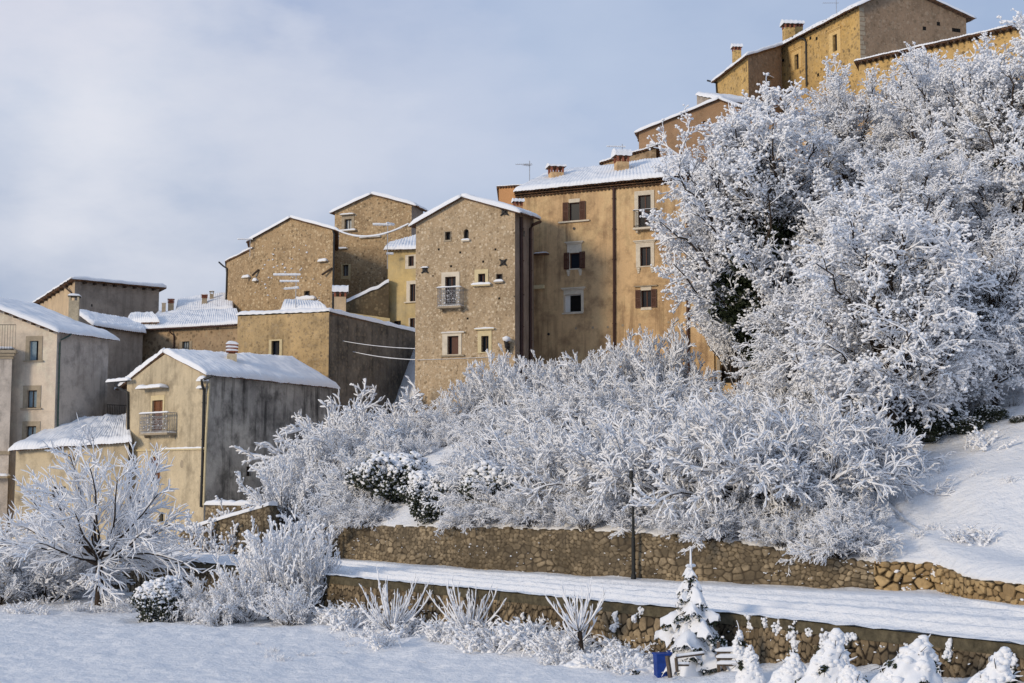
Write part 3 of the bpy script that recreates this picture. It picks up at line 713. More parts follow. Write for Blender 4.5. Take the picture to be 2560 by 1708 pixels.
def aerial(label, base, height, bars, tilt=0.0, snow=.035):
    """TV aerial: mast and yagi booms; bars = (height fraction, length, azimuth, element length)"""
    t = thing('tv_aerial', base, label, 'aerial', 'television aerials on the roofs'); b = Vector(base)
    m = MB(); m.tube([b - Vector((0, 0, .6)), b + Vector((0, 0, height))], .03, 6); m.build('mast', M['alu'], t)
    for hf, L, az, el in bars:
        c = b + Vector((0, 0, height * hf)); d = Vector((math.cos(az), math.sin(az), tilt)); n = Vector((-d.y, d.x, 0)).normalized()
        m = MB(); m.tube([c - d * L * .15, c + d * L * .85], .02, 5)
        for i in range(9):
            q = c + d * L * lerp(-.12, .84, i / 8); m.tube([q - n * el / 2, q + n * el / 2], .010, 4)
        bo = m.build('boom', M['alu'], t)
        if snow:
            g = MB(); n2 = 14; pts = [c + d * L * lerp(-.17, .87, i / n2) + Vector((0, 0, .03)) for i in range(n2 + 1)]
            g.tube(pts, [snow * (1.2 + .5 * nz(i * .8, hf * 9)) for i in range(n2 + 1)], 6); g.build('snow_cap', M['snow'], bo, smooth=True)
    return t
# ------------------------------------------------------------------ the village
WSUR = (.16, .16, .16, .16)
# H0 terrace block at the left edge
h, ws, q = house('terrace_house', 'grey plaster block at the far left edge with railed snowy terrace on top', (-190, 872, 101.2), (31, 876, 101.4), None, 0, P['grey'], roof='flat', backlen=1.1, snow=.18)
w = ws['f']; s1 = w.L
m = MB(); zc = q[1].z
for i, (o, dz, hh) in enumerate(((.08, -.62, .2), (.20, -.415, .2), (.34, -.21, .2))): m.wbox(w, 0, s1 + o, zc + dz, zc + dz + hh, -.1, o)
m.build('cornice', M['trim_g'], h)
m = MB(); zr = w.hit(40, 813)[1]
for z in (zr, zc + .14): m.tube([w.p(0, z, .2), w.p(s1 + .25, z, .2)], .022, 5)
for i in range(40): m.tube([w.p(s1 + .25 - i * .19, zc, .2), w.p(s1 + .25 - i * .19, zr, .2)], .011, 4)
m.build('railing', M['iron'], h)
zl = w.hit(20, 1190)[1]; m = MB(); m.wbox(w, s1 - 4, s1 + .15, zl - .16, zl, -.1, .7); m.build('ledge', M['trim_g'], h)
snow_strip(w, s1 - 4, s1 + .15, zl, 0, .7, .2, h, 'ledge_snow')
zl = w.hit(20, 1128)[1]; m = MB(); m.wbox(w, s1 - 4, s1 + .06, zl - .25, zl, -.1, .12); m.build('string_course', M['trim_g'], h)
# H1 pale house
PW = dict(sur=(.30, .30, .34, .0), sm='trim_g', sill=(.42, .16), rev=.22, fr='beam', fw=.07)
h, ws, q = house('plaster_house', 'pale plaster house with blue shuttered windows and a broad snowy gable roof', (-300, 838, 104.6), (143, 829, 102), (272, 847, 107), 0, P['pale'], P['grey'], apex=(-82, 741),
    wins=[('f', Z1, (195, 555, 250, 683), dict(PW, half=(.0, .66, 'blue'))), ('f', Z1, (178, 878, 240, 993), dict(PW, pane='blue')), ('f', Z1, (172, 1112, 235, 1215), dict(PW, pane='blue'))], ovs=.5, ove=.5, snow=.28)
H1 = h
pipe(h, ws['s'], Z1, [(437, 508, .5), (433, 522, .4), (398, 548, .1), (392, 570), (380, 1000), (376, 1230)], 'pipe_g', .06)
m = MB(); w = ws['f']; z = w.hit(*Z1(250, 1010))[1]; m.wbox(w, w.L - 9, w.L + .02, z - .09, z, -.05, .03); m.build('string_course', P['pale'], h)
rafters(h, ws['f'], ws['f'].L * .55, ws['f'].L, lambda s: interp([ws['f'].hit(-82, 741)[0], ws['f'].L], [q[4].z, q[1].z], s), 9, .42, .14)
chimney(h, 185, 741, 783, 28, 108, 'cap', 'cream', snow=.2)
# H1b wing
h, ws, q = house('plaster_house', 'taupe plaster wing wedged between the pale gable house and the long stone house', (225, 812, 122), (240, 817, 112), (357, 834, 117), 0, P['taupe'], P['taupe'], roof='custom', ovs=.2, snow=.26,
    roofs=[dict(pts=((236, 816, 111.7), (360, 834, 116.8), (352, 810, 123), (193, 783, 117)))])
m = MB(); w = ws['s']; z = w.hit(290, 1015)[1]
m.tube([w.p(0, z, .5), w.p(w.L, z + .1, .5)], .03, 5)
for i in range(24): m.tube([w.p(i * .2, z - 1, .5), w.p(i * .2, z, .5)], .018, 4)
m.wbox(w, 0, 5, z - 1.1, z - 1, -.1, .6); m.build('balcony', M['iron'], h)
# H2 tall plain tower house
h, ws, q = house('tower_house', 'plain plaster house with lit and shaded faces put into its colours and single sloping roof, tallest at the far left', (94, 763, 139), (187.5, 703, 125), (398, 723, 131), 6, P['peach'], P['taupe'], roof='shed', snow=.28, ove=.55, ovs=.7)  # peach for the sunlit face, taupe for the shaded one: light put into colour
rafters(h, ws['s'], .3, ws['s'].L - .2, lambda s: lerp(q[1].z, q[2].z, s / ws['s'].L), 8, .5, .16)
rafters(h, ws['f'], .3, ws['f'].L - .2, lambda s: lerp(q[0].z, q[1].z, s / ws['f'].L), 9, .4, .16)
m = MB(); w = ws['f']; a = w.hit(172, 715, .0); b = w.hit(181, 733); m.tube([w.p(a[0], a[1], .5), w.p(b[0], b[1], .05)], .07, 5); m.build('roof_strut', M['beam'], h)
wall_bits(h, ws['s'], Z1, [(600, 320), (600, 327)], M['void'], .13, 'vent')
# roofs far behind
h, ws, q = house('stone_cottage', 'low cottage far behind with three small chimneys on its snowy roof', (452, 788, 130), (566, 779, 128), None, 9, P['rubble'], roof='custom', ovs=.3, snow=.26, backlen=8,
    roofs=[dict(pts=((446, 786, 129.6), (575, 775, 127.6), (575, 738, 135), (452, 752, 136)))])
chimney(h, 427, 748, 778, 16, 131, 'slats', 'trim_g', snow=.13)
chimney(h, 511, 737, 762, 15, 131, 'slats', 'trim_g', snow=.12); chimney(h, 529, 729, 752, 11, 133, 'cap', 'trim_g', snow=.13)
h, ws, q = house('stone_cottage', 'sliver of a ruined cottage roof heaped with snow between the taupe houses', (318, 806, 121), (392, 803, 119), None, 9, P['rubble'], roof='custom', ovs=.1, snow=.35, backlen=5,
    roofs=[dict(pts=((318, 808, 121), (394, 806, 119), (380, 792, 122), (326, 794, 123)), rip=.05)])
# H3 long low stone house
h, ws, q = house('long_stone_house', 'long low stone house with rippled snowy tile roof and barred window', (357, 826, 119.5), (600, 814, 115), None, 4, P['rubble_p'], roof='custom', ove=.0, ovs=.15, backlen=9, snow=.22, rip=.045,
    wins=[('f', Z1, (1192, 560, 1238, 640), dict(sur=(.28, .24, .02, 0), sm='trim_g', pane='curtain', fr='iron', bars=1, mull=2, fw=.03))],
    roofs=[dict(pts=((350, 827, 119), (600, 813, 114.6), (588, 778, 122), (400, 785, 126)))])
pipe(h, ws['f'], Z1, [(1118, 488, .35), (1122, 500, .3), (1136, 520, .08), (1136, 640)], 'pipe', .06)
m = MB(); w = ws['f']; m.tube([w.p(-.3, q[0].z - .02, .5), w.p(w.L, q[1].z - .02, .5)], .075, 6); m.build('gutter', M['pipe'], h)
chimney(h, 409, 758, 787, 11, 125, 'stub', 'trim_g', snow=.12)
# H4 flat ochre block
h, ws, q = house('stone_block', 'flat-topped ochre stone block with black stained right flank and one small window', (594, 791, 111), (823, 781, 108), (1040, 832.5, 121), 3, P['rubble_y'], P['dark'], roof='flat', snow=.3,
    wins=[('f', Z2, (468, 1078, 520, 1170), dict(fr='iron', rev=.28, sur=(.22, .22, .1, .1), sm='trim_y', fw=.04))])
H4 = h
m = MB(); w = ws['s']; m.wbox(w, 0, w.L, q[1].z - .14, q[1].z - .03, -.05, .05); m.build('string_course', M['tile'], h)
chimney(h, 850, 719, 781, 34, 113, 'gable', 'peach', snow=.3, rz=.1)
# lump of roof snow behind the parapet
h2, w2, q2 = house('stone_cottage', 'broken tile canopy under heaped snow behind the flat ochre block', (712, 778, 114), (800, 776, 113), None, 12, P['rubble'], roof='custom', backlen=3, snow=.3, roofs=[dict(pts=((712, 776, 113.6), (806, 776, 112.6), (790, 762, 115.5), (718, 758, 116)), rip=.05)])
# H5 the front house
h, ws, q = house('gable_house', 'cream plaster gable house at the roadside with balcony and black stained flank', (318, 954, 97), (516, 936, 90.5), (834, 969, 104), 1.6, P['cream'], P['stained'], apex=(415, 884), roof='custom', ovs=.25, ove=.35, snow=.3,
    wins=[('f', Z1, (998, 945, 1062, 1156), dict(k='balcony_door', sur=(.18, .20, .32, 0), sm='trim_y', pane='wood_lt', fr='wood_lt', bars=3, rev=.16)),
          ('f', Z1, (985, 1312, 1048, 1395), dict(pane='wood_lt', fr='wood_lt', sur=(.03, .03, .1, .02), sm='trim_y', bars=2, rev=.14)),
          ('f', Z6, (972, 205, 1030, 262), dict(pane='wood_lt', fr='wood_lt', bars=1)),
          ('f', Z6, (1025, 465, 1052, 530), dict(fr='iron', rev=.3)), ('f', Z6, (848, 468, 948, 668), dict(k='door', pane='void', fr='beam', rev=.4, sur=(.12, .12, .2, 0), sm='trim_g')),
          ('s', Z1, (1610, 1375, 1640, 1440), dict(fr='beam'))],
    roofs=[dict(pts=((516, 936, 90.5), (834, 969, 104), (719, 901, 104), (415, 884, 94)), ovs=.3, ovs2=.3), dict(pts=((300, 975, 110), (318, 954, 97), (415, 884, 94), (719, 901, 104)), ovs=.0, ovs2=.3)])
H5 = h; w = ws['f']
balcony(h, w, Z1, (905, 1160, 1090, 1176), 1028, .75, frost=True, ornate=True)
s, z = w.hit(*Z1(945, 872)); s2, _ = w.hit(*Z1(1102, 866)); m = MB(); m.wbox(w, s, s2, z - .05, z, -.05, .7); m.build('canopy', M['trim_g'], h); snow_strip(w, s, s2, z, .02, .7, .26, h, 'canopy_snow')
s, z = w.hit(*Z1(1060, 1262)); m = MB(); m.wbox(w, .02, w.L, z - .1, z, -.05, .10); m.build('string_course', M['trim_y'], h); snow_strip(w, s, w.L, z, 0, .10, .10, h, 'ledge_snow')
pipe(h, w, Z1, [(1395, 785, .2), (1352, 815, .5), (1340, 845, .3), (1332, 880), (1327, 1120), (1322, 1360), (1312, 1640)], 'pipe_d', .09)
pipe(h, w, Z1, [(768, 845, .3), (800, 868, .3), (836, 890, .12), (836, 1100), (838, 1380)], 'pipe_d', .08)
pipe(h, ws['s'], Z1, [(1366, 830), (1345, 1200), (1330, 1630)], 'trim_y', .07, name='conduit')
s, z = w.hit(*Z1(745, 832)); s2, _ = w.hit(*Z1(888, 815)); m = MB(); m.tube([w.p(s, z, .5), w.p(s2, z + .05, .5)], .07, 6); m.build('gutter', M['pipe_d'], h); snow_strip(w, s, s2, z + .05, .35, .65, .22, h, 'gutter_snow')
s, z = w.hit(*Z1(1318, 865)); snow_strip(w, s - .25, s + .35, z, .0, .25, .2, h, 'pipe_snow'); s, z = w.hit(*Z1(1342, 818)); snow_strip(w, s - .3, s + .5, z, .1, .5, .3, h, 'pipe_snow')
m = MB(); s, z = w.hit(*Z6(1172, 155)); m.poly([w.p(s + .17 * math.cos(i * PI / 8), z + .26 * math.sin(i * PI / 8), .012) for i in range(16)]); m.build('plaque', M['trim_g'], h)
m = MB(); s, z = w.hit(*Z6(978, 433)); m.wbox(w, s - .12, s + .12, z - .16, z + .16, -.02, .04); m.build('house_plate', M['white'], h)
chimney(h, 579, 861, 925, 28, 96.5, 'slats', 'cream', snow=.24)
# H6 lean-to
h, ws, q = house('lean_to', 'low lean-to beside the gable house with a deep snowy single-slope roof', (40, 1128, 99), (322, 1108, 95.5), None, 1.6, P['cream'], roof='custom', backlen=7, ovs=.2, ove=.3, snow=.34, rip=.05,
    wins=[('f', Z6, (330, 300, 420, 420), dict(k='door', pane='void', fr='beam'))],
    roofs=[dict(pts=((36, 1126, 98.6), (322, 1106, 95.2), (318, 1050, 101), (196, 1056, 106)))])
# H7 stone gable
h, ws, q = house('stone_gable_house', 'broad windowless stone gable house at the left of the upper village', (626, 602, 126), (836, 577, 121), None, 13, P['rubble'], apex=(725, 547), backlen=10, ovs=.35, ove=.5, snow=.2,
    wins=[('f', Z2, (680, 753, 716, 806), dict(fr='beam', rev=.3, snow=.32, sill=(.75, .35)))])
pipe(h, ws['f'], Z2, [(872, 350, .2), (876, 380), (872, 620), (868, 870)], 'pipe_d', .09)
w = ws['f']
for x0, x1, y in ((1578, 1628, 25), ): pass
for x, y, l in ((835, 553, .9), (330, 660, .8), (380, 683, .45)):
    s, z = w.hit(*Z2(x, y)); m = MB(); m.wbox(w, s - l, s, z - .12, z - .04, -.05, .3); m.build('corbel', M['trim_g'], h); snow_strip(w, s - l, s, z - .04, 0, .3, .26, h, 'corbel_snow')
for a, b in (((868, 602), (815, 650)), ((388, 612), (360, 655))):
    A_, B_ = w.hit(*Z2(*a)), w.hit(*Z2(*b)); m = MB(); m.tube([w.p(A_[0], A_[1], .08), w.p(B_[0], B_[1], .4)], .09, 6); m.build('bracket', M['beam'], h)
rg = random.Random(3); m = MB()
for i in range(46):
    s, z = rg.uniform(.6, w.L - .6), w.hit(*Z2(600, rg.uniform(420, 850)))[1]; m.blob(w.p(s, z, .02), rg.uniform(.05, .13), rg, .7)
tag(m.build('clinging_snow', M['snow'], h, smooth=True), kind='stuff')
h, ws, q = house('lean_to', 'narrow stone lean-to against the left side of the broad stone gable', (566, 656, 131), (627, 626, 126.3), None, 13, P['rubble'], roof='shed', backlen=6, ovs=.3, ove=.4, snow=.2)
pipe(h, ws['f'], Z2, [(138, 565, .3), (160, 590, .2), (176, 605), (172, 750), (166, 870)], 'pipe_d', .08)
# H8 upper house
WG = dict(sur=(.3, .26, .3, .1), sm='trim_g', pane='curtain', fr='beam', rev=.3)
h, ws, q = house('stone_house', 'tall rubble house behind the aerials with curtained window under its gable', (837, 530, 132.5), (1029, 513, 129.5), (1058, 528, 138), 14, P['rubble'], P['towerside'], apex=(929, 487), ovs=.35, ove=.55, snow=.22,
    wins=[('f', Z2, (945, 284, 991, 350), dict(WG, hood=(.34, .42, .35, .12), snow=.14, sill=(.5, .3))), ('f', Z2, (932, 582, 970, 653), dict(WG, sur=(.16, .22, .06, .3), sm='trim_y'))])
w = ws['f']
for x, y, l in ((1180, 395, 1.4), (1110, 400, 1.0), (962, 472, 1.5)):
    s, z = w.hit(*Z2(x, y)); m = MB(); m.wbox(w, s - l, s, z - .1, z - .02, -.05, .2); m.build('corbel', M['trim_g'], h); snow_strip(w, s - l, s, z - .02, 0, .2, .16, h, 'corbel_snow')
# rubble wall and yellow slip house
h, ws, q = house('rubble_wall', 'dark rubble wall whose sloping top carries snow beside the yellow house', (866, 753, 122.5), (972, 704, 123), None, 12, P['darkrubble'], roof='none', backlen=1.2, cat='wall')
w = ws['f']; m = MB(); n = 24; rows = []
for i in range(n + 1):
    s = w.L * i / n; z = lerp(q[0].z, q[1].z, i / n) + .12 * nz(s * 1.3, 8); rows.append([w.p(s, z + dz, o) for o, dz in ((.12, -.12), (.12, .06), (0, .18), (-.5, .22), (-1.2, .15), (-1.3, -.1))])
m.grid(rows); m.build('snow_cap', M['snow'], h, smooth=True)
h, ws, q = house('garden_wall', 'low yellow plaster wall at the foot of the dark rubble wall', (860, 780, 121.6), (975, 796, 122), None, 12, P['yellow'], roof='none', backlen=.5, cat='wall')
YW = dict(sur=(.34, .3, .18, .2), sm='trim', fr='wood', rev=.2)
h, ws, q = house('slip_house', 'narrow yellow house with white framed windows squeezed against the stone tower', (970, 627, 124), (1046, 623, 122.6), None, 12, P['yellow'], roof='custom', backlen=8, ove=.1, ovs=.15, snow=.26, rip=.06, pitch=.32,
    wins=[('f', Z2, (1362, 525, 1398, 588), dict(YW, sur=(.3, .25, .12, .22))), ('f', Z2, (1372, 708, 1408, 820), dict(YW, sur=(.34, .1, .3, .0), sill=(.5, .2))), ('f', Z2, (1263, 948, 1312, 990), dict(fr='beam')), ('f', Z2, (1371, 930, 1405, 1015), dict(fr='wood', sur=(.1, .1, .02, 0)))],
    roofs=[dict(pts=((964, 627, 123.5), (1046, 624, 122), (1048, 594, 128), (978, 612, 128)))])
# H10 stone tower
TW = dict(rev=.26, fr='wood')
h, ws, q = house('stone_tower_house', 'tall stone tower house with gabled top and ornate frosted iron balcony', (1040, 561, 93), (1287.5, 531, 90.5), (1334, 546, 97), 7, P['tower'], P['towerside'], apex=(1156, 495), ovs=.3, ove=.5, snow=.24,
    wins=[('f', Z2, (1602, 366, 1638, 418), dict(TW, fr='beam', sur=(.1, .03, .03, .1), sm='trim_g')), ('f', Z2, (1722, 349, 1755, 418), dict(TW, fr='beam', arch=1, snow=.12, sill=(.1, .15))),
          ('f', Z2, (1602, 660, 1672, 852), dict(TW, k='balcony_door', sur=(.26, .26, .30, 0))), ('f', Z2, (1818, 640, 1865, 708), dict(TW, sur=(.25, .2, .28, .02), sm='trim_y', sill=(.4, .25), snow=.17)),
          ('f', Z2, (1936, 642, 1975, 688), dict(TW, snow=.15, sill=(.1, .2), sur=(.06, .02, .02, .02), sm='trim_g')), ('f', Z2, (1617, 1047, 1690, 1165), dict(TW, sur=(.36, .2, .16, .04), sm='trim', pane='glass', half=(.3, 1, 'wood'), sill=(.42, .14), slm='trim_g', hood=(.42, .24, .12, .05))),
          ('f', Z2, (1838, 1046, 1887, 1150), dict(TW, fr='beam', sur=(.24, .2, .34, .06), sm='trim_y', hood=(.42, .46, .2, .09))),
          ('s', Z2, (2108, 350, 2122, 402), dict(TW, fr='beam'))])
H10 = h; w = ws['f']
balcony(h, w, Z2, (1545, 852, 1702, 868), 728, .6, frost=True, ornate=True)
for x, y, r in ((1990, 235, .30), (1981, 566, .26), (1470, 614, .26)):
    m = MB(); s, z = w.hit(*Z2(x, y))
    m.hexa([w.p(s - r * .7, z - r * .7, -.02), w.p(s + r * .7, z - r * .7, -.02), w.p(s + r * .7, z - r * .7, .03), w.p(s - r * .7, z - r * .7, .03), w.p(s - r * .7, z + r * .7, -.02), w.p(s + r * .7, z + r * .7, -.02), w.p(s + r * .7, z + r * .7, .03), w.p(s - r * .7, z + r * .7, .03)])
    m.tube([w.p(s - r * .9, z - r * .8, .06), w.p(s + r * .9, z + r * .8, .06)], .05, 5); m.tube([w.p(s - r * .9, z + r * .8, .06), w.p(s + r * .9, z - r * .8, .06)], .05, 5); m.build('anchor_plate', M['iron'], h)
s, z = w.hit(*Z2(1470, 600)); snow_strip(w, s - .25, s + .25, z, .0, .12, .1, h, 'anchor_snow')
wside = ws['s']
pipe(h, wside, Z2, [(2098, 270), (2100, 700), (2100, 1300)], 'pipe', .14)
pipe(h, wside, Z2, [(2185, 300, .5), (2165, 320, .2), (2158, 345), (2158, 800), (2158, 1330)], 'pipe', .11)
wall_bits(h, w, Z2, [(1748, 932), (1640, 590), (1700, 500), (1850, 560), (1560, 480), (1930, 480), (1955, 800)], M['void'], .14)
m = MB(); s, z = w.hit(*Z2(2018, 1092)); m.wbox(w, s - .05, s + .05, z - .6, z, .0, .45); m.tube([w.p(s, z - .35, .45), w.p(s, z + .1, .45)], [.10, .17], 8); m.build('wall_lantern', M['iron'], h)
g = MB(); g.blob(w.p(s, z + .22, .45), .32, rg, .6); g.build('lantern_snow', M['snow'], h, smooth=True)
chimney(h, 1295, 500, 530, 24, 95, 'hood', 'orange', snow=.16)
# H11 ochre palazzo
OW = dict(rev=.2, fr='wood')
h, ws, q = house('ochre_palazzo', 'large ochre plaster palazzo with brown shutters and triple tiled eave', (1290, 481.5, 99.3), (1779, 434.5, 93.2), None, 8, P['ochre'], roof='custom', backlen=11, snow=.24, ove=.25, ovs=.25, rip=.05, pitch=.26,
    wins=[('f', Z3, (528, 386, 600, 498), dict(OW, shut='LR', sur=(.0, .02, .26, .02), mull=0, sill=(.75, .16), slm='trim')),
          ('f', Z3, (533, 714, 600, 812), dict(OW, shut='LR', mull=0, sur=(.16, .14, .62, .08), cornice=1, brackets=1)),
          ('f', Z3, (500, 986, 610, 1097), dict(OW, fr='white', mull=0, sur=(.05, .18, .3, .02), cornice=1, pane='void', sill=(.16, .12), half=(.0, .3, 'white'))),
          ('f', Z3, (981, 338, 1066, 543), dict(OW, k='balcony_door', sur=(.26, .24, .30, 0), cornice=0, bars=1)),
          ('f', Z3, (994, 676, 1065, 795), dict(OW, sur=(.30, .24, .30, .06), cornice=1, brackets=1)),
          ('f', Z3, (1000, 958, 1068, 1066), dict(OW, shut='LR', sur=(.02, .02, .26, .18), cornice=0, mull=1, hood=(.45, .32, .15, .0))),
          ],
    roofs=[dict(pts=((1296, 480, 98.9), (1765, 433, 93.0), (1712, 396, 100), (1370, 440, 104)))])
H11 = h; w = ws['f']
for r in range(3):       # genoise: three rows of tile ends stepping out under the eave
    m = MB(); n = int(w.L / .27); zt = min(q[0].z, q[1].z) - .0 - .16 * r; oo = .36 - .12 * r
    m.wbox(w, -.05, w.L, zt - .04, zt - .0, -.05, oo)
    for i in range(n):
        c = (i + .5) * w.L / n; R = .105; arc = [(c + R * math.cos(PI * k / 6), zt - .145 + R * math.sin(PI * k / 6)) for k in range(7)]
        for (a, za), (b, zb) in zip(arc, arc[1:]): m.poly([w.p(a, za, -.05), w.p(a, za, oo), w.p(b, zb, oo), w.p(b, zb, -.05)])
    m.build('eave_tiles', M['tile'], h)
pipe(h, w, Z3, [(822, 285), (825, 900), (824, 1500)], 'pipe', .105)
pipe(h, w, Z3, [(1304, 240), (1305, 900), (1306, 1500)], 'pipe', .11)
balcony(h, w, Z3, (945, 548, 1100, 560), 428, .5, bars=.12, slabmat='trim', snow=.05)
wall_bits(h, w, Z3, [(575, 1205), (685, 1200), (783, 1197), (880, 1185), (990, 1180), (1180, 1165), (1390, 1155), (1292, 1160)], M['trim_g'], .15, 'putlog_hole', .02)
for x, y in ((563, 553), (397, 1243), (800, 1330)):
    m = MB(); s, z = w.hit(*Z3(x, y)); m.tube([w.p(s, z, -.05), w.p(s, z, .05)], .10, 10); m.build('vent', M['pipe_d'], h)
s, z = w.hit(*Z3(300, 720)); s2, _ = w.hit(*Z3(400, 712)); m = MB(); m.wbox(w, s, s2, z - .12, z - .04, -.05, .5); m.build('canopy', M['tile'], h); snow_strip(w, s + .2, s2, z - .04, .1, .5, .10, h, 'canopy_snow')
s, z = w.hit(*Z3(300, 935)); s2, _ = w.hit(*Z3(370, 935)); m = MB(); m.wbox(w, s, s2, z - .16, z + .1, -.05, .2); m.build('ledge', M['trim_y'], h)
chimney(h, 1390, 412, 451, 38, 101, 'hood', 'ochre', snow=.12)
chimney(h, 1554, 383, 427, 36, 98.5, 'hood', 'ochre', snow=.4)
h, ws, q = house('orange_house', 'orange plaster strip of a house behind the ochre palazzo roof', (1247, 471, 106), (1330, 466, 104.5), None, 9, P['orange'], roof='shed', backlen=5, ove=.2, ovs=.15, snow=.10, rip=.06)
# annex with arched door
h, ws, q = house('arched_annex', 'small annex with dark arched doorway right of the ochre palazzo', (1781, 740, 93.4), (1905, 735, 91.5), None, 8, P['annex'], roof='flat', backlen=8, snow=.2,
    wins=[('f', Z3, (1515, 1405, 1622, 1560), dict(k='door', arch=1, pane='void', fr='beam', rev=.45, sur=(.22, .22, .0, 0), sm='trim_g')), ('f', Z3, (1540, 1350, 1592, 1374), dict(fr='beam', sur=(.05, .05, .12, .03), sm='trim'))])
m = MB(); w = ws['f']; s, z = w.hit(*Z3(1516, 1352)); m.tube([w.p(s, z, -.05), w.p(s, z, .06)], .10, 10); m.build('vent', M['pipe_d'], h)
c, zc = w.hit(*Z3(1568, 1455)); m = MB(); R0, R1 = 1.33, 1.62
for k in range(12):
    a, b = PI * k / 12, PI * (k + 1) / 12
    m.hexa([w.p(c + r * math.cos(t), zc + r * math.sin(t), o) for o in (-.05, .05) for r, t in ((R0, a), (R1, a), (R1, b), (R0, b))])
m.build('arch_stones', M['trim_y'], h)
# H13 brown house and neighbours
h, ws, q = house('brown_house', 'plain brown plaster house with long snowy rake below the castle', (1597, 333, 113), (2000, 330, 109), None, 18, P['brown'], apex=(1797, 251), backlen=11, ove=.35, ovs=.3, snow=.2)
wall_bits(h, ws['f'], Z4, [(525, 672), (610, 665)], M['void'], .18, 'vent')
h, ws, q = house('stone_cottage', 'small rubble cottage peeking out left of the brown house', (1508, 409, 110), (1640, 370, 107.5), None, 18, P['rubble_p'], roof='shed', backlen=6, ove=.3, ovs=.3, snow=.2)
h, ws, q = house('stone_cottage', 'pale flat-roofed cube of a house just under the castle wing', (1742, 240, 121), (1800, 252, 118), (1900, 262, 122), 22, P['taupe'], P['brown'], roof='flat', snow=.3)
h, ws, q = house('ochre_house', 'ochre house wall glimpsed through the branches of the big trees', (1840, 330, 112), (2330, 280, 104), None, 12, P['ochre'], roof='shed', backlen=8, snow=.25,
    wins=[('f', PX, (1935, 420, 1965, 470), dict(fr='wood', sur=WSUR)), ('f', PX, (2060, 400, 2090, 450), dict(fr='wood', sur=WSUR))])
# H14 castle
CW = dict(fr='beam', rev=.3, sm='trim_o')
h, ws, q = house('castle', 'golden stone castle house at the hilltop with carved window frames', (1953, 116, 131), (2148, 15, 120), (2415, 46, 123.5), 26, P['castle'], P['castle_shade'], apexBC=(2250, -30), ove=.7, ovs=.5, snow=.25, cat='castle',
    wins=[('f', Z4, (1310, 195, 1336, 275), dict(CW, sur=(.55, .5, .35, .35), cornice=1, brackets=1)), ('f', Z4, (1102, 302, 1127, 372), dict(CW, sur=(.45, .4, .4, .0), cornice=1))])
pipe(h, ws['f'], Z4, [(1110, 205, .5), (1160, 212, .2), (1164, 230), (1165, 330), (1167, 470)], 'pipe_d', .09)
rafters(h, ws['f'], .3, ws['f'].L, lambda s: lerp(q[0].z, q[1].z, s / ws['f'].L), 22, .6, .14)
wall_bits(h, ws['s'], Z4, [(1808, 155), (1884, 130), (1967, 163), (1980, 165), (1995, 167)], M['void'], .34, 'vent')
wall_bits(h, ws['f'], Z4, [(1188, 208), (1222, 210), (1040, 330), (1230, 408), (1310, 425), (1340, 425)], M['void'], .3, 'vent')
w = ws['f']; m = MB(); rg = random.Random(5); sw = ws['s']
for i in range(26):
    z = q[1].z - .3 - i * .42; l = rg.uniform(.25, .55); m.wbox(sw, -.0, l, z - .17, z + .17, -.1, .02)
m.build('quoins', M['trim_g'], h)
chimney(h, 1972, 54, 100, 30, 135, 'gable', 'castle', snow=.3, rz=.1); chimney(h, 1996, 55, 92, 22, 136, 'gable', 'castle', snow=.25, rz=.1)
h, ws, q = house('castle_wing', 'lower left wing of the castle with tiny window on its shaded side', (1790, 203, 132.5), (1870, 142, 125), (1953, 117, 130), 26, P['castle'], P['castle_shade'], roof='shed', ove=.7, ovs=.4, snow=.25, cat='castle wing',
    wins=[('s', Z4, (945, 430, 967, 456), dict(CW, sur=(.2, .2, .1, .05), sm='trim_g', hood=(.3, .3, .3, .1)))])
pipe(h, ws['f'], Z4, [(650, 440, .5), (676, 452), (680, 520)], 'pipe_d', .09)
chimney(h, 1842, 112, 152, 22, 134, 'gable', 'castle', snow=.22, rz=.1)
h, ws, q = house('castle_wing', 'long right wing of the castle with level snowy eave behind the tree', (2147, 160, 117), (2640, 50, 105.5), None, 24, P['castle'], roof='shed', backlen=7, ove=.7, ovs=.3, snow=.2, cat='castle wing')
rafters(h, ws['f'], .3, ws['f'].L, lambda s: lerp(q[0].z, q[1].z, s / ws['f'].L), 30, .6, .14)
# aerials and cables
aerial('tall aerial with three snowy booms standing on the flat ochre block', tuple(at(739, 775, 113)), 2.95, [(.96, 2.1, PI, .5), (.78, 1.5, PI, .5), (.60, 1.4, 2.6, .9)], snow=.075)
aerial('aerial with snow-crusted crossed booms above the yellow house', tuple(at(968.5, 655, 122.5)), 3.55, [(.92, 1.5, PI + .1, .6), (.95, .9, .9, .5), (.2, .6, .2, .5)], snow=.09)
aerial('thin bare aerial against the sky beside the palazzo roof', tuple(at(1324, 455, 101)), 1.55, [(.85, 1.2, PI - .15, .45), (.78, .6, PI + .6, .6)], snow=0)
aerial('small snow-crusted aerial rising behind the right chimney of the palazzo', tuple(at(1556, 395, 100)), 1.0, [(.8, 1.3, PI + .1, .5)], snow=.04)
aerial('faint aerial on the castle ridge against the sky', tuple(at(2091, 24, 124)), 1.2, [(.5, 1.4, PI, .4)], snow=0)
aerial('small snowy aerial left of the broad stone gable', tuple(at(625, 625, 125.5)), 1.0, [(.95, 1.3, PI + .05, .35)], snow=.05)
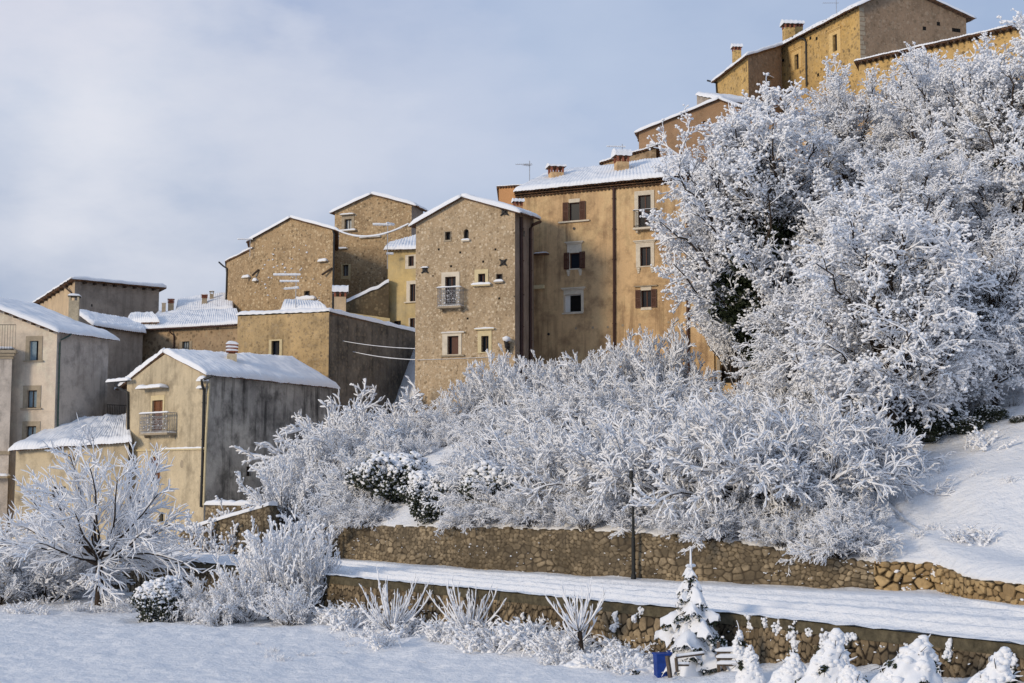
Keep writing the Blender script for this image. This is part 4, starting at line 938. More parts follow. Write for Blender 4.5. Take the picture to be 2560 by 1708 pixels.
def cable(label, a, b, sag, r, sr, n=24):
    a, b = Vector(a), Vector(b); pts = [a.lerp(b, i / n) - Vector((0, 0, sag * 4 * (i / n) * (1 - i / n))) for i in range(n + 1)]
    t = thing('snowy_cable', tuple(a), label, 'cable', 'snow-laden cables strung between the houses'); m = MB(); m.tube(pts, r, 5); m.build('wire', M['iron'], t)
    g = MB(); g.tube([p + Vector((0, 0, sr * .7)) for p in pts], [sr * (1 + .35 * nz(i * .7, a.x)) for i in range(n + 1)], 6); g.build('snow_cap', M['snow'], t, smooth=True)
cable('thick snow-laden cable sagging from the stone gable to the tower eave', at(*Z2(880, 348), 120.6), at(*Z2(1360, 318), 93.5), .75, .025, .075)
cable('upper snowy cable crossing the black stained flank of the flat block', at(*Z2(935, 1080), 109.3), at(*Z2(1412, 1130), 93), .10, .012, .024)
cable('lower snowy cable crossing the black flank to the stone tower', at(*Z2(1000, 1150), 110.6), at(*Z2(1420, 1203), 93), .12, .012, .030)
cable('thin cable running along the foot of the stone tower wall', at(*Z2(1420, 1203), 92.9), at(*Z2(2020, 1178), 90.6), .02, .010, .014)
# ------------------------------------------------------------------ ramp wall and posts by the road
A_, B_ = at(450, 1377, 84), at(674, 1365, 79)
masonry('ramp_wall', 'stone ramp wall with slanting snowy top beside the gable house', [(A_.x, A_.y), (B_.x, B_.y), (B_.x + .5, B_.y + 3)], lambda x, y: RZ - .3, lambda x, y: lerp(at(450, 1328, 84).z, at(674, 1263, 79).z, min(1, (x - A_.x) / (B_.x - A_.x))), (.27, .22), .06, S['upper'], 15, rag=.02)
rw = bpy.data.objects['ramp_wall']; m = MB(); n = 40; rows = []; ww = Wall(A_, B_)
for i in range(n + 1):
    t = i / n; s = ww.L * t; z = lerp(at(450, 1328, 84).z, at(674, 1263, 79).z, t) + .03 * nz(s * 1.6, 2)
    rows.append([ww.p(s, z + dz, o) for o, dz in ((.12, -.03), (.13, .09), (.02, .19), (-.25, .21), (-.5, .15), (-.55, -.05))])
m.grid(rows); m.poly(rows[0]); m.poly(rows[-1]); m.build('snow_cap', M['snow'], rw, smooth=True)
A_, B_ = at(512, 1350, 88), at(690, 1350, 84)
masonry('parapet_wall', 'low stone parapet above the ramp, fringed with snow', [(A_.x, A_.y), (B_.x, B_.y)], lambda x, y: RZ - .2, lambda x, y: at(600, 1262, 86).z, (.27, .22), .05, S['upper'], 17)
rw = bpy.data.objects['parapet_wall']; ww = Wall(A_, B_); snow_strip(ww, 0, ww.L, at(600, 1262, 86).z - .03, -.5, .14, .28, rw)
# lamp post
b = on_z(1584, 1452, RZ - .05); b.y = yF(b.x) - .55; b.x = ray(1584, 1452)[0] * b.y; b.z = RZ - .1; t = thing('street_lamp', tuple(b), 'slim black street lamp post standing at the foot of the upper stone wall', 'street lamp')
H = at(1584, 1205, b.y).z - b.z
m = MB(); m.tube([b, b + Vector((0, 0, H * .45)), b + Vector((0, 0, H * .45 + .02)), b + Vector((0, 0, H))], [.085, .08, .062, .055], 12); m.build('pole', M['lamp'], t)
m = MB(); m.tube([b, b + Vector((0, 0, .35))], [.12, .11], 12); m.build('base', M['lamp'], t)
m = MB(); c = b + Vector((0, 0, H)); m.tube([c, c + Vector((-.05, -.1, .1)), c + Vector((-.1, -.5, .18))], .035, 8); m.build('arm', M['lamp'], t)
m = MB(); m.tube([c + Vector((-.1, -.45, .1)), c + Vector((-.1, -.45, .2)), c + Vector((-.1, -.45, .45)), c + Vector((-.1, -.45, .55))], [.07, .10, .08, .02], 12); lh = m.build('lamp_head', M['lamp'], t)
g = MB(); g.blob(c + Vector((-.1, -.45, .50)), .09, rg, .55); g.build('snow_cap', M['snow'], lh, smooth=True)
# ------------------------------------------------------------------ snow-laden trees and shrubs
def ran_dir(R):
    z = R.uniform(-1, 1); a = R.uniform(0, 2 * PI); k = math.sqrt(1 - z * z); return (k * math.cos(a), k * math.sin(a), z)
def nrm(v):
    l = math.sqrt(v[0] * v[0] + v[1] * v[1] + v[2] * v[2]) or 1; return (v[0] / l, v[1] / l, v[2] / l)
def turn(d, ang, R):
    """a direction at angle ang from d, random azimuth"""
    q = ran_dir(R); k = q[0] * d[0] + q[1] * d[1] + q[2] * d[2]; s = nrm((q[0] - k * d[0], q[1] - k * d[1], q[2] - k * d[2]))
    c, n = math.cos(ang), math.sin(ang); return (d[0] * c + s[0] * n, d[1] * c + s[1] * n, d[2] * c + s[2] * n)
def stem(R, p, d, L, n, wob, trop):
    pts = [p]; st = L / n
    for i in range(n):
        q = ran_dir(R); d = nrm((d[0] + q[0] * wob, d[1] + q[1] * wob, d[2] + q[2] * wob + trop))
        p = (p[0] + d[0] * st, p[1] + d[1] * st, p[2] + d[2] * st); pts.append(p)
    return pts, d
def grow(R, p, d, L, r, lev, S, out):
    n = S['seg'][lev]; pts, _ = stem(R, p, d, L, n, S['wob'][lev], S['trop'][lev])
    out[lev].append((pts, r, r * S['tip'][lev]))
    if lev + 1 >= len(S['seg']): return
    k = S['n'][lev + 1]; k = int(k * min(1.25, max(.4, L / S['len'][lev])) + R.random())
    st = S['st'][lev]
    for i in range(k):
        t = st + (1 - st) * (i + R.random()) / k; f = t * n; j = min(n - 1, int(f)); u = f - j
        a, b = pts[j], pts[j + 1]; q = (a[0] + (b[0] - a[0]) * u, a[1] + (b[1] - a[1]) * u, a[2] + (b[2] - a[2]) * u)
        dd = nrm((b[0] - a[0], b[1] - a[1], b[2] - a[2]))
        nd_ = turn(dd, S['ang'][lev + 1] * R.uniform(.65, 1.3), R); nd_ = nrm((nd_[0], nd_[1], nd_[2] + S['up'][lev + 1]))
        grow(R, q, nd_, S['len'][lev + 1] * R.uniform(.6, 1.3) * (1 - S.get('tap', .35) * t), min(r * .8, S['rad'][lev + 1]), lev + 1, S, out)
def tubes(lines, k, lift=0.0, grow_r=0.0, fac=1.0, jit=0.0, seed=1, hz=0.0, rmin=0.0, shell=None):
    """arrays (V, Q) of tapered tubes round polylines [(pts, r0, r1)]; grow_r/lift turn them into the snow lying on top"""
    rs = np.random.RandomState(seed); by = {}
    for l in lines: by.setdefault(len(l[0]), []).append(l)
    VV, QQ, off = [], [], 0
    for n, ls in by.items():
        Pn = np.array([l[0] for l in ls], np.float64); m = len(ls)
        r0 = np.array([l[1] for l in ls]); r1 = np.array([l[2] for l in ls]); t = np.linspace(0, 1, n)
        rad = r0[:, None] * (1 - t) + r1[:, None] * t
        T = np.gradient(Pn, axis=1); T /= np.linalg.norm(T, axis=2, keepdims=True) + 1e-9
        if grow_r:
            hor = np.sqrt(np.clip(1 - T[..., 2] ** 2, 0, 1)); amt = (hz + (1 - hz) * hor)
            rad0 = rad; rad = (rad * fac + grow_r) * amt * (1 + jit * rs.uniform(-1, 1, rad.shape))
            if shell is not None:
                cx, cy, cz, rx, ry, rz_, lo, hi = shell; q = np.sqrt(((Pn[..., 0] - cx) / rx) ** 2 + ((Pn[..., 1] - cy) / ry) ** 2 + ((Pn[..., 2] - cz) / rz_) ** 2)
                rad = rad * np.clip((q - lo) / (hi - lo), .40, 1)
            rad[:, -1] *= .45; rad = np.maximum(rad, rmin)
            Pn = Pn.copy(); Pn[..., 2] += rad0 * .5 + rad * lift
        A = np.cross(T, np.array([.37, .21, .91])); A /= np.linalg.norm(A, axis=2, keepdims=True) + 1e-9
        B = np.cross(T, A); an = np.arange(k) * 2 * PI / k
        V = Pn[:, :, None] + (A[:, :, None] * np.cos(an)[None, None, :, None] + B[:, :, None] * np.sin(an)[None, None, :, None]) * rad[:, :, None, None]
        I = np.arange(m * n * k).reshape(m, n, k) + off; J = np.roll(I, -1, 2)
        QQ.append(np.stack([I[:, :-1], J[:, :-1], J[:, 1:], I[:, 1:]], -1).reshape(-1, 4)); VV.append(V.reshape(-1, 3)); off += m * n * k
    return np.concatenate(VV), np.concatenate(QQ)
IV, IT = np.array(ICO_V), np.array(ICO_T)
def blobs(C, r, seed=1, sq=.75, jit=.2):
    rs = np.random.RandomState(seed); C = np.asarray(C); r = np.broadcast_to(np.asarray(r, float), (len(C),))
    V = IV[None] * (1 + rs.uniform(-jit, jit, (len(C), 12, 1))) * r[:, None, None]; V[..., 2] *= sq
    a = rs.uniform(0, 6.28, len(C)); c, s = np.cos(a)[:, None], np.sin(a)[:, None]
    X = V[..., 0] * c - V[..., 1] * s; Y = V[..., 0] * s + V[..., 1] * c
    V = np.stack([X, Y, V[..., 2]], -1) + C[:, None]
    return V.reshape(-1, 3), (IT[None] + (np.arange(len(C)) * 12)[:, None, None]).reshape(-1, 3)
def leaves(C, size, seed=1, el=1.6):
    rs = np.random.RandomState(seed); n = len(C); C = np.asarray(C); a = rs.normal(size=(n, 3)); a /= np.linalg.norm(a, axis=1, keepdims=True)
    b = np.cross(a, rs.normal(size=(n, 3))); b /= np.linalg.norm(b, axis=1, keepdims=True); s = size * rs.uniform(.6, 1.3, (n, 1))
    V = np.stack([C - a * s * el, C + b * s, C + a * s * el, C - b * s], 1)
    return V.reshape(-1, 3), np.arange(n * 4).reshape(n, 4)
def along(lines, step, R, jit=0.0):
    out = []
    for pts, r0, r1 in lines:
        for a, b in zip(pts, pts[1:]):
            L = math.dist(a, b); k = L / step; k = int(k) + (R.random() < k - int(k))
            for i in range(k):
                t = R.random(); out.append(tuple(a[q] + (b[q] - a[q]) * t + R.uniform(-jit, jit) for q in range(3)))
    return out
def join(parts):
    V, Q, T, o = [], [], [], 0
    for v, f in parts:
        V.append(v); (Q if f.shape[1] == 4 else T).append(f + o); o += len(v)
    return np.concatenate(V), (np.concatenate(Q) if Q else None), (np.concatenate(T) if T else None)
def pm(name, parts): V, Q, T = join(parts); return np_mesh(name, V, Q, T)
def plant(name, meshes):
    """prototype: list of (part name, mesh, material) around the origin"""
    return (name, meshes)
def place(proto, loc, label, cat, scale=1.0, rz=0.0, group=None, sz=None, name=None, tilt=0.0):
    t = thing(name or proto[0], tuple(loc), label, cat, group); t.rotation_euler = (tilt, 0, rz)
    t.scale = (scale, scale, scale if sz is None else sz)
    for nm, me, mt in proto[1]:
        o = bpy.data.objects.new(nm, me); COL.objects.link(o); o.parent = t
        if nm == 'snow_crumbs': o['kind'] = 'stuff'
        if not me.materials: me.materials.append(mt)
    return t
# ---- tall deciduous tree: limbs reach for points spread through an uneven crown
def big_tree(seed, H, R0, R1, zc, nl, S, trunk_h, tr, blob_r=(.05, .12), nb=1.0, lean=(0, 0), ivy=0.0, hang=0.0):
    R = random.Random(seed); out = [[] for _ in S['seg']]; top = (lean[0], lean[1], H * .72)
    tp, _ = stem(R, (0, 0, -1.0), nrm((lean[0] / H, lean[1] / H, 1)), H * .75 + 1, 9, .05, .02); trunk = [(tp, tr, tr * .25)]
    limbs = []
    for i in range(nl):
        a = i * 2.39996 + R.uniform(-.3, .3); u = R.uniform(-.95, 1); q = math.sqrt(max(0, 1 - u * u)) * (1 - .30 * max(0, u)); k = R.uniform(.62, .98)
        tg = (math.cos(a) * q * R0 * k, math.sin(a) * q * R1 * k, zc + u * (H - zc) * k if u > 0 else zc + u * (zc - trunk_h) * k)
        h0 = min(H * .68, max(trunk_h * .6, tg[2] * R.uniform(.35, .62))); f = (h0 + 1) / (H * .75 + 1) * 9; j = min(8, int(f)); p0 = tuple(tp[j][c] + (tp[j + 1][c] - tp[j][c]) * (f - j) for c in range(3))
        d = nrm((tg[0] - p0[0], tg[1] - p0[1], tg[2] - p0[2])); L = math.dist(p0, tg); n = 7; pts = [p0]
        sag = R.uniform(-.02, .13) * L * (1 if u > -.3 else -.3)
        for s in range(1, n + 1):
            t = s / n; b = 4 * t * (1 - t)
            pts.append(tuple(p0[c] + (tg[c] - p0[c]) * t + (sag * b if c == 2 else 0) + R.gauss(0, .025) * L * (.4 + .6 * b) for c in range(3)))
        r = tr * .42 * min(1, L / 7); limbs.append((pts, r, .03))
        ns = int(S['n'][0] * min(1.3, max(.5, L / 6)))
        for s in range(ns):
            t = .22 + .78 * (s + R.random()) / ns; f = t * n; j = min(n - 1, int(f)); w = f - j; a_, b_ = pts[j], pts[j + 1]
            q_ = tuple(a_[c] + (b_[c] - a_[c]) * w for c in range(3)); dd = nrm(tuple(b_[c] - a_[c] for c in range(3)))
            nd2 = turn(dd, S['ang'][0] * R.uniform(.6, 1.25), R); nd2 = nrm((nd2[0], nd2[1], nd2[2] + S['up'][0]))
            grow(R, q_, nd2, S['len'][0] * R.uniform(.6, 1.25) * (1 - .4 * t), S['rad'][0], 0, S, out)
    allb = [l for lv in out for l in lv]; tw = out[-1]; mid = [l for lv in out[:-1] for l in lv]
    tm = pm('trunk', [tubes(trunk, 10), tubes(limbs, 6)])
    cm = pm('crown', [tubes(mid, 4), tubes(tw, 3)])
    sh = (0, 0, zc, R0, R1, (H - trunk_h) / 2, .28, .78)
    sn = [tubes(limbs, 5, .75, .035, .55, .3, seed, .2, 0, sh), tubes(mid, 4, .55, S['snow'] * 1.1, .5, .35, seed, .4, 0, sh), tubes(tw, 3, .4, S['snow'] * .95, .5, .4, seed, .5, 0, sh)]
    C = [l[0][-1] for l in tw] + along(mid, .55, R, .05); C = [c for c in C if R.random() < nb]
    C2 = []
    for c in C:
        q = math.sqrt((c[0] / R0) ** 2 + (c[1] / R1) ** 2 + ((c[2] - zc) / ((H - trunk_h) / 2)) ** 2)
        for j in range(3 if q > .75 else 2 if q > .55 else 1 if R.random() < .4 else 0): C2.append((c[0] + R.gauss(0, .07), c[1] + R.gauss(0, .07), c[2] + .03 + R.gauss(0, .05)))
    if C2: sn.append(blobs(C2, np.random.RandomState(seed).uniform(blob_r[0], blob_r[1], len(C2)), seed, .8, .35))
    ms = [('trunk', tm, M['bark']), ('crown', cm, M['twig']), ('snow_cover', pm('snow_cover', sn), M['snow_twig'])]
    if ivy:
        C = []
        src = [(tp[:6], tr, tr)] + [(l[0][:4], l[1], l[2]) for l in limbs if l[0][0][2] < H * .42]
        for pts, r0, r1 in src:
            for a, b in zip(pts[:6], pts[1:6]):
                for i in range(int(ivy * math.dist(a, b))):
                    t = R.random(); g = abs(R.gauss(0, .38)) + .15; th = R.uniform(0, 6.28); C.append((a[0] + (b[0] - a[0]) * t + math.cos(th) * g, a[1] + (b[1] - a[1]) * t + math.sin(th) * g, a[2] + (b[2] - a[2]) * t + R.gauss(0, .25)))
        ms.append(('ivy', pm('ivy', [leaves(C, .085, seed)]), M['ivy']))
    return ms
SB = dict(seg=[5, 4, 3], wob=[.18, .2, .2], trop=[.01, .0, -.02], tip=[.4, .4, .5], n=[9, 7, 6], ang=[.85, .8, .75], up=[.12, .1, .05], len=[2.3, 1.05, .5], rad=[.035, .018, .010], st=[.15, .12, 0], snow=.037)
SB2 = dict(SB, up=[.25, .2, .15], trop=[.03, .03, .02], ang=[.7, .7, .7])
SB3 = dict(SB, up=[-.05, -.12, -.2], trop=[-.03, -.06, -.08], len=[2.5, 1.2, .6])
BT = [plant('snowy_tree', big_tree(1, 19.5, 7.0, 5.5, 12.2, 76, SB, 6.2, .34, (.04, .10), .75, ivy=560)),
      plant('snowy_tree', big_tree(2, 13.0, 5.4, 4.6, 7.0, 46, SB3, 1.6, .26, (.04, .10), .7)),
      plant('snowy_tree', big_tree(3, 21.0, 6.2, 5.5, 12.5, 64, SB2, 4.0, .30, (.04, .095), .75))]
def gz(x, y): return bz(x, y) if y > yF(x) + .3 else fz(x, y)
def on_ground(px, d, sink=.15):
    x = ray(px, 1000)[0] * d; return Vector((x, d, gz(x, d) - sink))
TG = 'snow-covered trees on the slope below the castle'
def tree(i, px, d, ytop, label, rz, H, wide=1.0):
    g = on_ground(px, d, .3); h = at(px, ytop, d).z - g.z; s = h / H
    return place(BT[i], g, label, 'tree', s * wide, rz, TG, s)
tree(0, 1920, 80, 205, 'big spreading snowy tree with ivy-clad trunk overhanging the palazzo corner', .4, 19.5, 1.0)
tree(2, 2135, 90, 150, 'tall snowy tree in front of the golden castle house', 1.9, 21)
tree(1, 2225, 66, 470, 'lower drooping snowy tree whose dark trunk rises from the open slope', .8, 13, 1.05)
tree(2, 2420, 82, 100, 'upright snowy tree below the right wing of the castle', 3.3, 21, 1.05)
tree(0, 2590, 76, 30, 'tallest snowy tree at the upper right corner of the picture', 5.0, 19.5, .9)
tree(1, 2490, 70, 560, 'broad snowy tree at the right edge above the sunlit slope', 4.1, 13, 1.1)
tree(2, 2270, 74, 330, 'dense snowy tree between the drooping tree and the castle', 5.4, 21, 1.25)
tree(1, 2020, 74, 700, 'half-hidden snowy tree over the dark hollow right of the arched annex', 2.5, 13, 1.1)
tree(0, 2345, 89, 120, 'bushy snowy tree in front of the long castle wing', 1.1, 19.5, 1.0)
tree(2, 1850, 87, 300, 'slender snowy tree rising before the brown house gable', 4.4, 21, .72)
# ---- multi-stemmed shrubs
def shrub(seed, H, W, ns, S, arch=.0, snow=.03, blob=None, hz=.55, uprise=.55, sn2=1.0):
    R = random.Random(seed); out = [[] for _ in S['seg']]
    for i in range(ns):
        a = i * 2.39996 + R.uniform(-.4, .4); k = math.sqrt((i + .5) / ns); sp = k * W / H * uprise * 1.6
        d = nrm((math.cos(a) * sp, math.sin(a) * sp, 1)); L = H * R.uniform(.75, 1.08) * (1 + .04 * k)
        p = (math.cos(a) * .35 * k * W * .3, math.sin(a) * .35 * k * W * .3, -.3)
        S2 = dict(S); S2['trop'] = [S['trop'][0] - arch * k] + list(S['trop'][1:]); S2['len'] = [L] + list(S['len'][1:])
        grow(R, p, d, L, S['rad'][0] * R.uniform(.7, 1.2), 0, S2, out)
    br = [tubes(out[0], 5)] + [tubes(l, 3) for l in out[1:] if l]
    sh = (0, 0, 0, W * .62, W * .62, H, .15, .62)
    sn = [tubes(out[0], 5, .6, snow * 1.1, .6, .3, seed, hz * .6, 0, sh)] + [tubes(l, 3 if i else 4, .45, snow * (1 if i == 0 else sn2), .6, .38, seed + i, hz, 0, sh) for i, l in enumerate(out[1:]) if l]
    if blob:
        C = [l[0][-1] for l in out[-1]] + along(out[-2], .4, R, .04); C = [c for c in C if R.random() < blob[2]]
        sn.append(blobs(C, np.random.RandomState(seed).uniform(blob[0], blob[1], len(C)), seed, .8, .3))
    return [('branches', pm('branches', br), M['twig']), ('snow_cover', pm('snow_cover', sn), M['snow_twig'])]
SH_A = dict(seg=[8, 5, 4, 3], wob=[.10, .16, .18, .2], trop=[-.01, -.02, -.03, -.03], tip=[.25, .4, .5, .6], n=[0, 11, 7, 4], ang=[0, .75, .7, .6], up=[0, .15, .0, -.05], len=[5, 1.7, .85, .42], rad=[.055, .022, .013, .009], st=[.22, .15, .2, 0], tap=.45)
SH_B = dict(SH_A, n=[0, 13, 8, 5], len=[5, 1.25, .6, .3], up=[0, .3, .25, .2], trop=[.0, .02, .02, .02])
SH_C = dict(SH_A, seg=[7, 4, 3], wob=[.12, .18, .2], trop=[0, .02, .02], n=[0, 12, 8], ang=[0, .7, .6], up=[0, .3, .25], len=[4, 1.0, .42], st=[.15, .1, 0], rad=[.04, .018, .01], tip=[.3, .4, .5])
SPR = [plant('snowy_shrub', shrub(21, 5.0, 4.8, 24, SH_A, .14, .041, None, .7)),
      plant('snowy_shrub', shrub(22, 5.0, 4.2, 24, SH_B, .03, .040, None, .7)),
      plant('snowy_shrub', shrub(23, 5.0, 5.0, 24, SH_A, .19, .044, (.03, .07, .5), .65)),
      plant('snowy_shrub', shrub(24, 4.0, 4.0, 34, SH_C, .05, .036, (.035, .085, .95), .65))]
SG = 'snow-laden shrubs on the bank above the upper wall'
def bush(i, px, d, ytop, label, rz=None, wide=1.0, H=5.0, grp=SG, cat='shrub'):
    g = on_ground(px, d); h = at(px, ytop, d).z - g.z; s = max(.15, h / H / 1.02); R = random.Random(int(px * 7 + d))
    return place(SPR[i], g, label, cat, s * wide, R.uniform(0, 6.28) if rz is None else rz, grp, s)
BUSH = [(3, 572, 83, 1190, .9, 'small snowy shrub draped over the parapet beside the black stained flank'),
 (3, 730, 81, 1065, .72, 'cotton-like snowy shrub at the corner of the gable house flank'), (3, 805, 83, 1035, .85, 'cotton-like snowy shrub in front of the black stained flank'),
 (2, 885, 83, 1010, .85, 'snowy shrub below the foot of the flat ochre block'), (0, 930, 92, 950, .9, 'snowy shrub tucked into the dark corner beside the stone tower'),
 (0, 1010, 86, 1010, .9, 'low snowy shrub spreading beneath the stone tower'), (2, 1110, 86, 985, .9, 'snowy shrub under the stone tower windows'),
 (1, 1190, 87, 935, .8, 'snowy shrub at the right foot of the stone tower'), (1, 1268, 86, 880, .75, 'upright snowy shrub hiding the tower drainpipes'),
 (1, 1345, 84, 895, .8, 'upright snowy shrub before the left end of the palazzo'), (1, 1430, 82, 890, .85, 'upright snowy shrub before the palazzo middle drainpipe'),
 (1, 1520, 82, 865, .8, 'pointed snowy shrub reaching toward the palazzo middle'), (1, 1632, 82, 815, .7, 'tallest pointed snowy shrub before the palazzo right half'),
 (1, 1730, 82, 900, .65, 'snowy shrub in front of the arched annex'), (0, 1865, 79, 955, .8, 'snowy shrub right of the arched doorway'),
 (2, 1240, 79, 1000, 1.0, 'snowy shrub halfway up the bank below the drainpipes'),
 (0, 1370, 77, 950, 1.0, 'arching snowy shrub mid-bank left of the lamp post'), (0, 1500, 76, 925, 1.0, 'arching snowy shrub mid-bank above the lamp post'),
 (0, 1640, 75, 900, 1.0, 'arching snowy shrub mid-bank right of the lamp post'), (0, 1780, 74, 950, 1.0, 'arching snowy shrub mid-bank below the arched annex'),
 (0, 1920, 72, 935, 1.0, 'arching snowy shrub mid-bank below the ivy-clad tree'), (0, 2050, 69, 955, 1.0, 'arching snowy shrub mid-bank near the open slope')]
for i, px, d, yt, wd, lb in BUSH: bush(i, px, d, yt, lb, None, wd)
def edge_d(px, r):
    d = 40.0; rx = ray(px, 1000)[0]
    while d < yF(rx * d) + r: d += .1
    return d
for i, px, d, yt, wd, lb in ((2, 965, 80, 1075, .8, 'low frosted shrub behind the domed evergreen'), (3, 1045, 81, 1065, .85, 'cotton-like low shrub below the left windows of the tower'), (2, 880, 78, 1130, .8, 'frosted shrub left of the broad evergreen'), (3, 1185, 79, 1075, .7, 'cotton-like shrub just right of the bare snowy gap'), (3, 800, 76.5, 1190, .7, 'low cotton-like shrub over the left end of the upper wall'), (2, 1120, 82, 1045, .7, 'low frosted shrub at the top of the bare snowy gap')):
    bush(i, px, d, yt, lb, None, wd)
# a tall row rooted right behind the upper wall, its sprays hanging over the masonry
for i, px, r, yt, wd, lb in ((2, 1165, 3.5, 1120, .9, 'frosted shrub overhanging the wall left of the lamp post'), (2, 1260, 2.2, 1060, .95, 'frosted shrub leaning over the wall stones left of the lamp post'), (0, 1350, 1.8, 1030, .95, 'frosted shrub crowding the wall top just left of the lamp post'),
    (1, 1435, 1.6, 1060, 1.0, 'fine-twigged shrub behind the lamp post'), (0, 1530, 1.6, 1010, .9, 'frosted shrub left behind the lamp head'), (2, 1625, 1.6, 1000, .95, 'frosted shrub right behind the lamp head'), (0, 1715, 1.5, 985, .9, 'thick-branched white shrub above the wall, behind the little conifer'),
    (0, 1810, 1.6, 975, .9, 'thick-branched white shrub right of the little conifer'), (2, 1890, 1.6, 1010, .9, 'frosted shrub above the patched part of the upper wall'), (0, 1965, 2.2, 985, .9, 'thick-branched white shrub above the boulders'), (0, 2060, 4.0, 975, .9, 'thick-branched white shrub with long drooping sprays'),
    (0, 2150, 6.5, 1010, .85, 'outermost white shrub whose sprays hang over the open snow slope'), (1, 2010, 1.5, 1190, .8, 'low fine-twigged shrub at the wall end'), (2, 2120, 2.5, 1180, .8, 'low frosted shrub beside the open slope')):
    bush(i, px, edge_d(px, r + 2.0), yt, lb, None, wd)
# ---- leafy evergreen bushes with clotted snow
def leafy(seed, H, W, n=1500, sn=1.0):
    R = random.Random(seed); lf, sb, sr = [], [], []; lines = []
    for i in range(26):
        d = nrm((R.gauss(0, .6), R.gauss(0, .6), 1)); lines.append((stem(R, (0, 0, -.2), d, H * .8, 4, .15, 0)[0], .03, .01))
    for i in range(n):
        q = ran_dir(R); k = R.uniform(.55, 1) ** .5 * (1 + .42 * noise.noise(Vector(q) * 1.9 + Vector((seed, 0, 0))) + .22 * noise.noise(Vector(q) * 4.5))
        p = (q[0] * W / 2 * k, q[1] * W / 2 * k, H * .5 + q[2] * H * .5 * k)
        if p[2] < .02: continue
        for j in range(5): lf.append((p[0] + R.gauss(0, .09), p[1] + R.gauss(0, .09), p[2] + R.gauss(0, .08)))
        if R.random() < sn * (.75 + 1.6 * max(0, q[2] + .3)): nb_ = 2 if q[2] > .25 and sn >= 1 else 1; [(sb.append((p[0] + R.gauss(0, .06), p[1] + R.gauss(0, .06), p[2] + .05 + R.gauss(0, .03))), sr.append(R.uniform(.05, .135) * (.75 + .8 * max(0, q[2])))) for _ in range(nb_)]
    return [('branches', pm('branches', [tubes(lines, 4)]), M['twig']), ('foliage', pm('foliage', [leaves(lf, .05, seed, 1.5)]), M['evergreen']), ('snow_cover', pm('snow_cover', [blobs(sb, sr, seed, .75, .35)]), M['snow_twig'])]
LF = [plant('evergreen_bush', leafy(31, 2.6, 3.0, 2300)), plant('evergreen_bush', leafy(32, 2.2, 3.4, 2300))]
def lbush(i, px, d, ytop, label, wide=1.0, grp='rounded evergreen bushes clotted with snow'):
    g = on_ground(px, d); h = at(px, ytop, d).z - g.z; s = h / (2.6, 2.2)[i]
    return place(LF[i], g, label, 'bush', s * wide, px * .7, grp, s)
lbush(0, 1080, edge_d(1080, 1.2), 1188, 'domed evergreen bush under thick snow at the edge of the upper wall', .9)
lbush(1, 985, edge_d(985, 3.5), 1140, 'broad evergreen bush behind the domed one, thickly snowed', 1.0)
lbush(0, 1225, edge_d(1225, 1.6), 1165, 'evergreen bush with clotted snow beside the bare snowy gap', 1.0)
lbush(1, 1140, edge_d(1140, .5), 1300, 'low creeping evergreen spilling over the upper wall', .9)
lbush(1, 900, edge_d(900, 2.5), 1210, 'dark-hearted evergreen bush left of the domed one', 1.1)
lbush(0, 412, 63.5, 1452, 'small round evergreen bush on the field edge right of the fruit tree', .95)
# ---- front shrub group by the field
FG = 'snowy shrubs at the foot of the lower wall'
for i, px, d, yt, wd, lb in ((2, 505, 63.5, 1432, .62, 'bent snowy shrub with long tips at the left of the field-edge thicket'), (3, 620, 63, 1400, .8, 'snow-heaped shrub in the middle of the field-edge thicket'),
    (3, 712, 64, 1275, .62, 'tallest domed shrub of the field-edge thicket'), (1, 782, 63.5, 1330, .5, 'shrub with upright white tips right of the field-edge thicket'), (3, 735, 61.5, 1450, .9, 'low snow-buried shrub in front of the field-edge thicket'), (2, 560, 62, 1455, .6, 'low frosted shrub at the front of the field-edge thicket')):
    bush(i, px, d, yt, lb, None, wd, 5.0 if i < 3 else 4.0, FG)
# ---- the spreading fruit tree
def fruit_tree():
    R = random.Random(77); S = dict(seg=[7, 6, 5], wob=[.15, .17, .17], trop=[.01, .02, .01], tip=[.35, .35, .5], n=[0, 13, 9], ang=[0, .65, .6], up=[0, .12, .12], len=[4.0, 2.0, .85], rad=[.06, .022, .011], st=[.2, .15, 0], tap=.35)
    out = [[], [], []]; tp, _ = stem(R, (0, 0, -.4), (.03, 0, 1), 2.9, 6, .07, 0)
    fork = tp[-1]
    for i in range(32):
        a = i * 2.39996 + R.uniform(-.25, .25); el = [.12, 1.9, .3, .9, .45, 1.4, .2, .65, 2.6][i % 9] + R.uniform(-.1, .1)
        d = nrm((math.cos(a), math.sin(a), el)); L = (4.7 + .35 * min(2, el)) * R.uniform(.85, 1.08)
        p = tuple(tp[-2][c] + (fork[c] - tp[-2][c]) * R.random() for c in range(3)); S['len'] = [L] + S['len'][1:]
        S2 = dict(S, trop=[-.012 - .02 * (el < .4), -.015, -.02]); grow(R, p, d, L, .075, 0, S2, out)
    tr = [tubes([(tp, .24, .15)], 10), tubes(out[0], 6)]; br = [tubes(out[1], 4), tubes(out[2], 3)]
    sn = [tubes(out[0], 6, .75, .045, .45, .25, 3, .45), tubes(out[1], 5, .55, .036, .4, .25, 4, .55), tubes(out[2], 4, .45, .029, .4, .3, 5, .6)]
    return [('trunk', pm('trunk', tr), M['bark']), ('branches', pm('branches', br), M['twig']), ('snow_cover', pm('snow_cover', sn), M['snow_twig'])]
g = on_ground(262, 70.5); fr = plant('fruit_tree', fruit_tree()); h = at(262, 1035, 70.5).z - g.z
place(fr, g, 'wide leafless fruit tree loaded with snow on the left edge of the field', 'tree', 1.02, .6)
